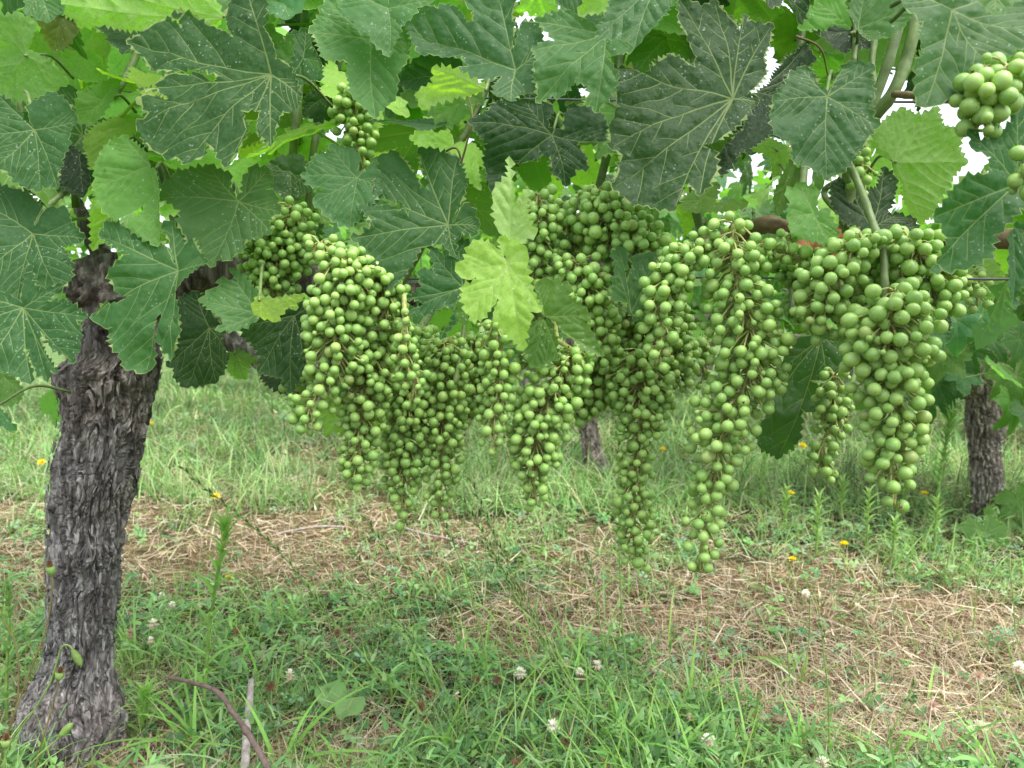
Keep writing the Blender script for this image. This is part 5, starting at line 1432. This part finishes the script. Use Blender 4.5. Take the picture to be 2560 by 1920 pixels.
# leafy upright weeds
def lance_mesh(L, W, droop, seed):
    V, Q, _ = blades(np.zeros((1, 3)), np.array([0.]), np.array([.75]), np.array([L]), np.array([W]), np.array([droop]), np.ones((1, 3)), 5, tipw=.1, twist=np.array([0.1]))
    return V, Q


def weed(pts, D, label, n, L, W, seed, col=(.17, .33, .08), r=.0022, single=True, top=1.0):
    rnd = random.Random(seed)
    P = smooth_path([at(x, y, D) for x, y in pts], 8); P = P[::-1] if P[0].z > P[-1].z else P
    s = empty('leafy_weed', P[0], label=label, cat='weed', group='upright leafy weeds')
    link('stem', mesh('stem', *tube(P, [r, r * .5], 7), (M_STEM,)), s)
    mes = []
    for k in range(4):
        V, Q = lance_mesh(L * rnd.uniform(.85, 1.1), W, rnd.uniform(.5, 1.6), seed + k)
        mes.append((V, Q))
    cc = [mesh('leaf', V, Q, (M_GRASS,), True, col=np.tile(np.array(col) * rnd.uniform(.85, 1.15), (len(V), 1))) for V, Q in mes]
    VV, QQ = [], []
    for i in range(n):
        f = .12 + .88 * (i / n) ** .62
        p = P[min(len(P) - 1, int(f * (len(P) - 1)))]
        sc = (1.15 - .55 * f) * rnd.uniform(.85, 1.1)
        M = Matrix.Translation(p) @ Matrix.Rotation(i * 2.4 + rnd.uniform(-.3, .3), 4, 'Z') @ Matrix.Rotation(-(.45 * f ** 3 * top), 4, 'Y') @ Matrix.Scale(sc, 4)
        if single: link('leaf', cc[i % 4], s).matrix_basis = M
        else:
            V, Q = mes[i % 4]; b = len(VV)
            VV += [tuple(M @ Vector(v)) for v in V]; QQ += (Q + b).tolist()
    if not single:
        V = np.array(VV)
        tag(link('foliage', mesh('foliage', V, np.array(QQ), (M_GRASS,), True, col=np.tile(np.array(col), (len(V), 1))), s), kind='stuff')


weed([(505, 1860), (513, 1700), (525, 1560), (545, 1430), (562, 1345), (566, 1310)], 1.02, 'tall bright leafy weed right of the trunk', 54, .062, .0075, 1, (.26, .48, .10), .0028)
weed([(340, 1905), (350, 1830), (362, 1760), (366, 1725)], .98, 'short bright leafy weed close to the trunk foot', 34, .042, .0075, 2, (.26, .48, .10))
weed([(2336, 1330), (2350, 1200), (2368, 1090), (2385, 1030)], 1.9, 'feathery tall weed left of the split grey trunk', 70, .075, .009, 3, (.20, .36, .10), .004)
weed([(18, 1860), (16, 1700), (22, 1560), (18, 1450)], .98, 'leafy weed at the left edge beside the trunk', 34, .045, .007, 4, (.17, .32, .09))
for i, (x, yb, yt) in enumerate([(2040, 1400, 1235), (2165, 1385, 1225), (2335, 1395, 1245), (1905, 1260, 1130), (2260, 1290, 1180), (2100, 1300, 1200), (440, 1050, 960), (620, 1070, 980), (1235, 1180, 1100), (1960, 1330, 1220), (2230, 1420, 1300), (30, 1180, 1060)]):
    D = ground_at(x, yb).y
    weed([(x, yb), (x + 3, (yb + yt) / 2), (x + 8, yt)], D, ['pale green weed in the middle distance at x'][0][:-5] + [' under the loose bunch', ' right of the loose bunch', ' before the split trunk', ' near the hanging dark leaf', ' behind the biggest bunch tip', ' below the silvery leaf', ' right of the thick trunk', ' beneath the left leaves', ' behind the narrow bunch', ' left of two yellow flowers', ' among dry stems at right', ' behind the left edge'][i],
         30, .05, .009, 10 + i, (.26, .42, .12), .003, single=False)

# broad bladed grass tufts
def tuft(x, y, n, L, W, label, seed, col=(.20, .40, .08), spread=(.5, 1.3), curve=(.4, 1.6), azs=None):
    g = ground_at(x, y); rnd = random.Random(seed)
    g.z = float(GZ(g.x, g.y))
    s = empty('grass_tuft', g, label=label, cat='grass tuft', group='broad bladed grass tufts')
    for i in range(n):
        az = azs[i][0] if azs and i < len(azs) else rnd.uniform(0, 6.283)
        el = azs[i][1] if azs and i < len(azs) else rnd.uniform(*spread)
        V, Q, Cc = blades(np.array([[g.x + rnd.gauss(0, .004), g.y + rnd.gauss(0, .004), g.z - .003]]), np.array([az]), np.array([el]), np.array([L * rnd.uniform(.6, 1.15)]), np.array([W * rnd.uniform(.75, 1.15)]), np.array([rnd.uniform(*curve)]),
                          np.array([col]) * rnd.uniform(.8, 1.25), 9, tipw=.05, twist=np.array([rnd.uniform(-.5, .5)]))
        link('blade', mesh('blade', V, Q, (M_GRASS,), True, col=Cc), s)


TU = [(505, 1860, 12, .17, .0062, 'wide tuft of long arching blades right of the trunk foot'), (700, 1905, 9, .16, .006, 'tuft at the bottom left of centre with long flat blades'), (915, 1690, 8, .09, .006, 'compact bright tuft left of the clover heads'), (1110, 1890, 11, .11, .0065, 'bright tuft at the bottom centre'),
      (1150, 1620, 9, .10, .004, 'bluish tuft below the ryegrass stalks'), (1560, 1900, 14, .13, .006, 'dense tuft at the bottom below the long thin bunch'), (1660, 1930, 10, .12, .0055, 'tuft at the bottom with one blade leaning right'), (1990, 1720, 8, .09, .0085, 'broad leaved tuft lying on the dry grass'), (2010, 1930, 7, .10, .006, 'tuft at the bottom edge right of centre'),
      (850, 1930, 9, .13, .006, 'tuft by the bottom edge between the twigs and the centre'), (330, 1640, 8, .12, .0045, 'tuft of thin blades behind the trunk foot'), (1120, 1500, 7, .07, .006, 'small pair of upright blades above the clover'), (280, 1560, 7, .14, .0045, 'tuft leaning out from behind the trunk'),
      (1850, 1530, 14, .06, .0025, 'fine dark tuft under the longest bunch'), (2240, 1480, 16, .07, .0025, 'fine tuft in the dry grass at right'), (400, 1960, 9, .14, .006, 'tuft at the bottom edge near the twig'), (-10, 1750, 9, .14, .005, 'tuft left of the trunk'), (1380, 1960, 10, .12, .005, 'tuft at the bottom edge near the spread clover'),
      (2480, 1640, 14, .07, .0028, 'fine tuft at the right edge'), (650, 1290, 16, .10, .003, 'dark fine tuft on the dry ground behind the tall weed'), (2240, 1960, 9, .10, .005, 'tuft at the lower right bottom edge'), (600, 1700, 9, .15, .0045, 'tuft behind the pale stick')]
for i, (x, y, n, L, W, lb) in enumerate(TU):
    tuft(x, y, n, L, W, lb, 300 + i, (.22, .42, .09) if W > .003 else (.16, .28, .09))
# heart leaved plant
hl = empty('broad_leaf_weed', ground_at(845, 1790), label='low weed with two rounded pale green leaves', cat='weed')
for (x, y, s, a) in ((828, 1745, 1.0, .3), (872, 1778, .9, -.4)):
    p = ground_at(x, y, .025)
    V = [(0, 0, 0)]; n = 14
    for k in range(n):
        th = 2 * math.pi * k / n; r = .022 * (1 - .25 * math.cos(th)) * s
        V.append((math.sin(th) * r, -math.cos(th) * r * 1.1, .004 * math.sin(3 * th) + abs(math.sin(th)) * .006))
    me = mesh('leaf', V, [(0, 1 + k, 1 + (k + 1) % n) for k in range(n)], (M_GRASS,), True, col=np.tile([.20, .36, .12], (n + 1, 1)))
    o = link('leaf', me, hl); o.matrix_basis = Matrix.Translation(p) @ Matrix.Rotation(a, 4, 'Z') @ Matrix.Rotation(.3, 4, 'X')
    link('stem', mesh('stem', *tube([Vector(hl.location), p], [.001, .0008], 5), (M_STEM,)), hl)


def twig(pts, r, mat, label, knots=()):
    P = smooth_path([Vector(q) for q in pts], 8)
    n = len(P)
    rr = np.interp(np.linspace(0, 1, n), [0, 1], [r[0], r[1]])
    for k in knots: rr = rr * (1 + .55 * np.exp(-((np.arange(n) / n - k) / .018) ** 2))
    o = link('twig', mesh('twig', *tube(P, list(rr), 10, .25, 3), (mat,)), label=label, cat='twig')
    return o


def gp(x, y, z): return ground_at(x, y, z)


twig([at(422, 1694, .92), at(480, 1706, .90), at(544, 1730, .88), at(580, 1778, .86), at(613, 1823, .84), at(645, 1875, .82), at(690, 1960, .80)], (.0022, .0036), M_TWIG, 'bent brown twig sticking up at the lower left', (.36, .66))
twig([gp(628, 1702, .05), gp(622, 1780, .035), gp(616, 1850, .03), gp(611, 1935, .02)], (.0042, .0054), M_PALETWIG, 'pale straight stick lying behind the bent twig', (.3,))
twig([gp(694, 1334, .012), gp(740, 1325, .018), gp(800, 1316, .02), gp(868, 1318, .012)], (.003, .003), M_PALETWIG, 'curved pale twig on the dry ground left of the bunch tips')
twig([gp(972, 1307, .02), gp(1050, 1332, .018), gp(1120, 1347, .015), gp(1186, 1360, .012)], (.0032, .0028), M_PALETWIG, 'straight pale twig lying below the shadowed bunches')
twig([gp(1062, 1379, .012), gp(1141, 1380, .012)], (.003, .0026), M_PALETWIG, 'short pale twig just below the straight one')
twig([gp(2100, 1885, .01), gp(2180, 1900, .012), gp(2330, 1895, .012), gp(2400, 1902, .01)], (.0035, .004), M_TWIG, 'dark rotten twig half buried at the bottom right')
twig([gp(1500, 1905, .01), gp(1620, 1925, .012)], (.003, .003), M_TWIG, 'small brown twig at the bottom edge')
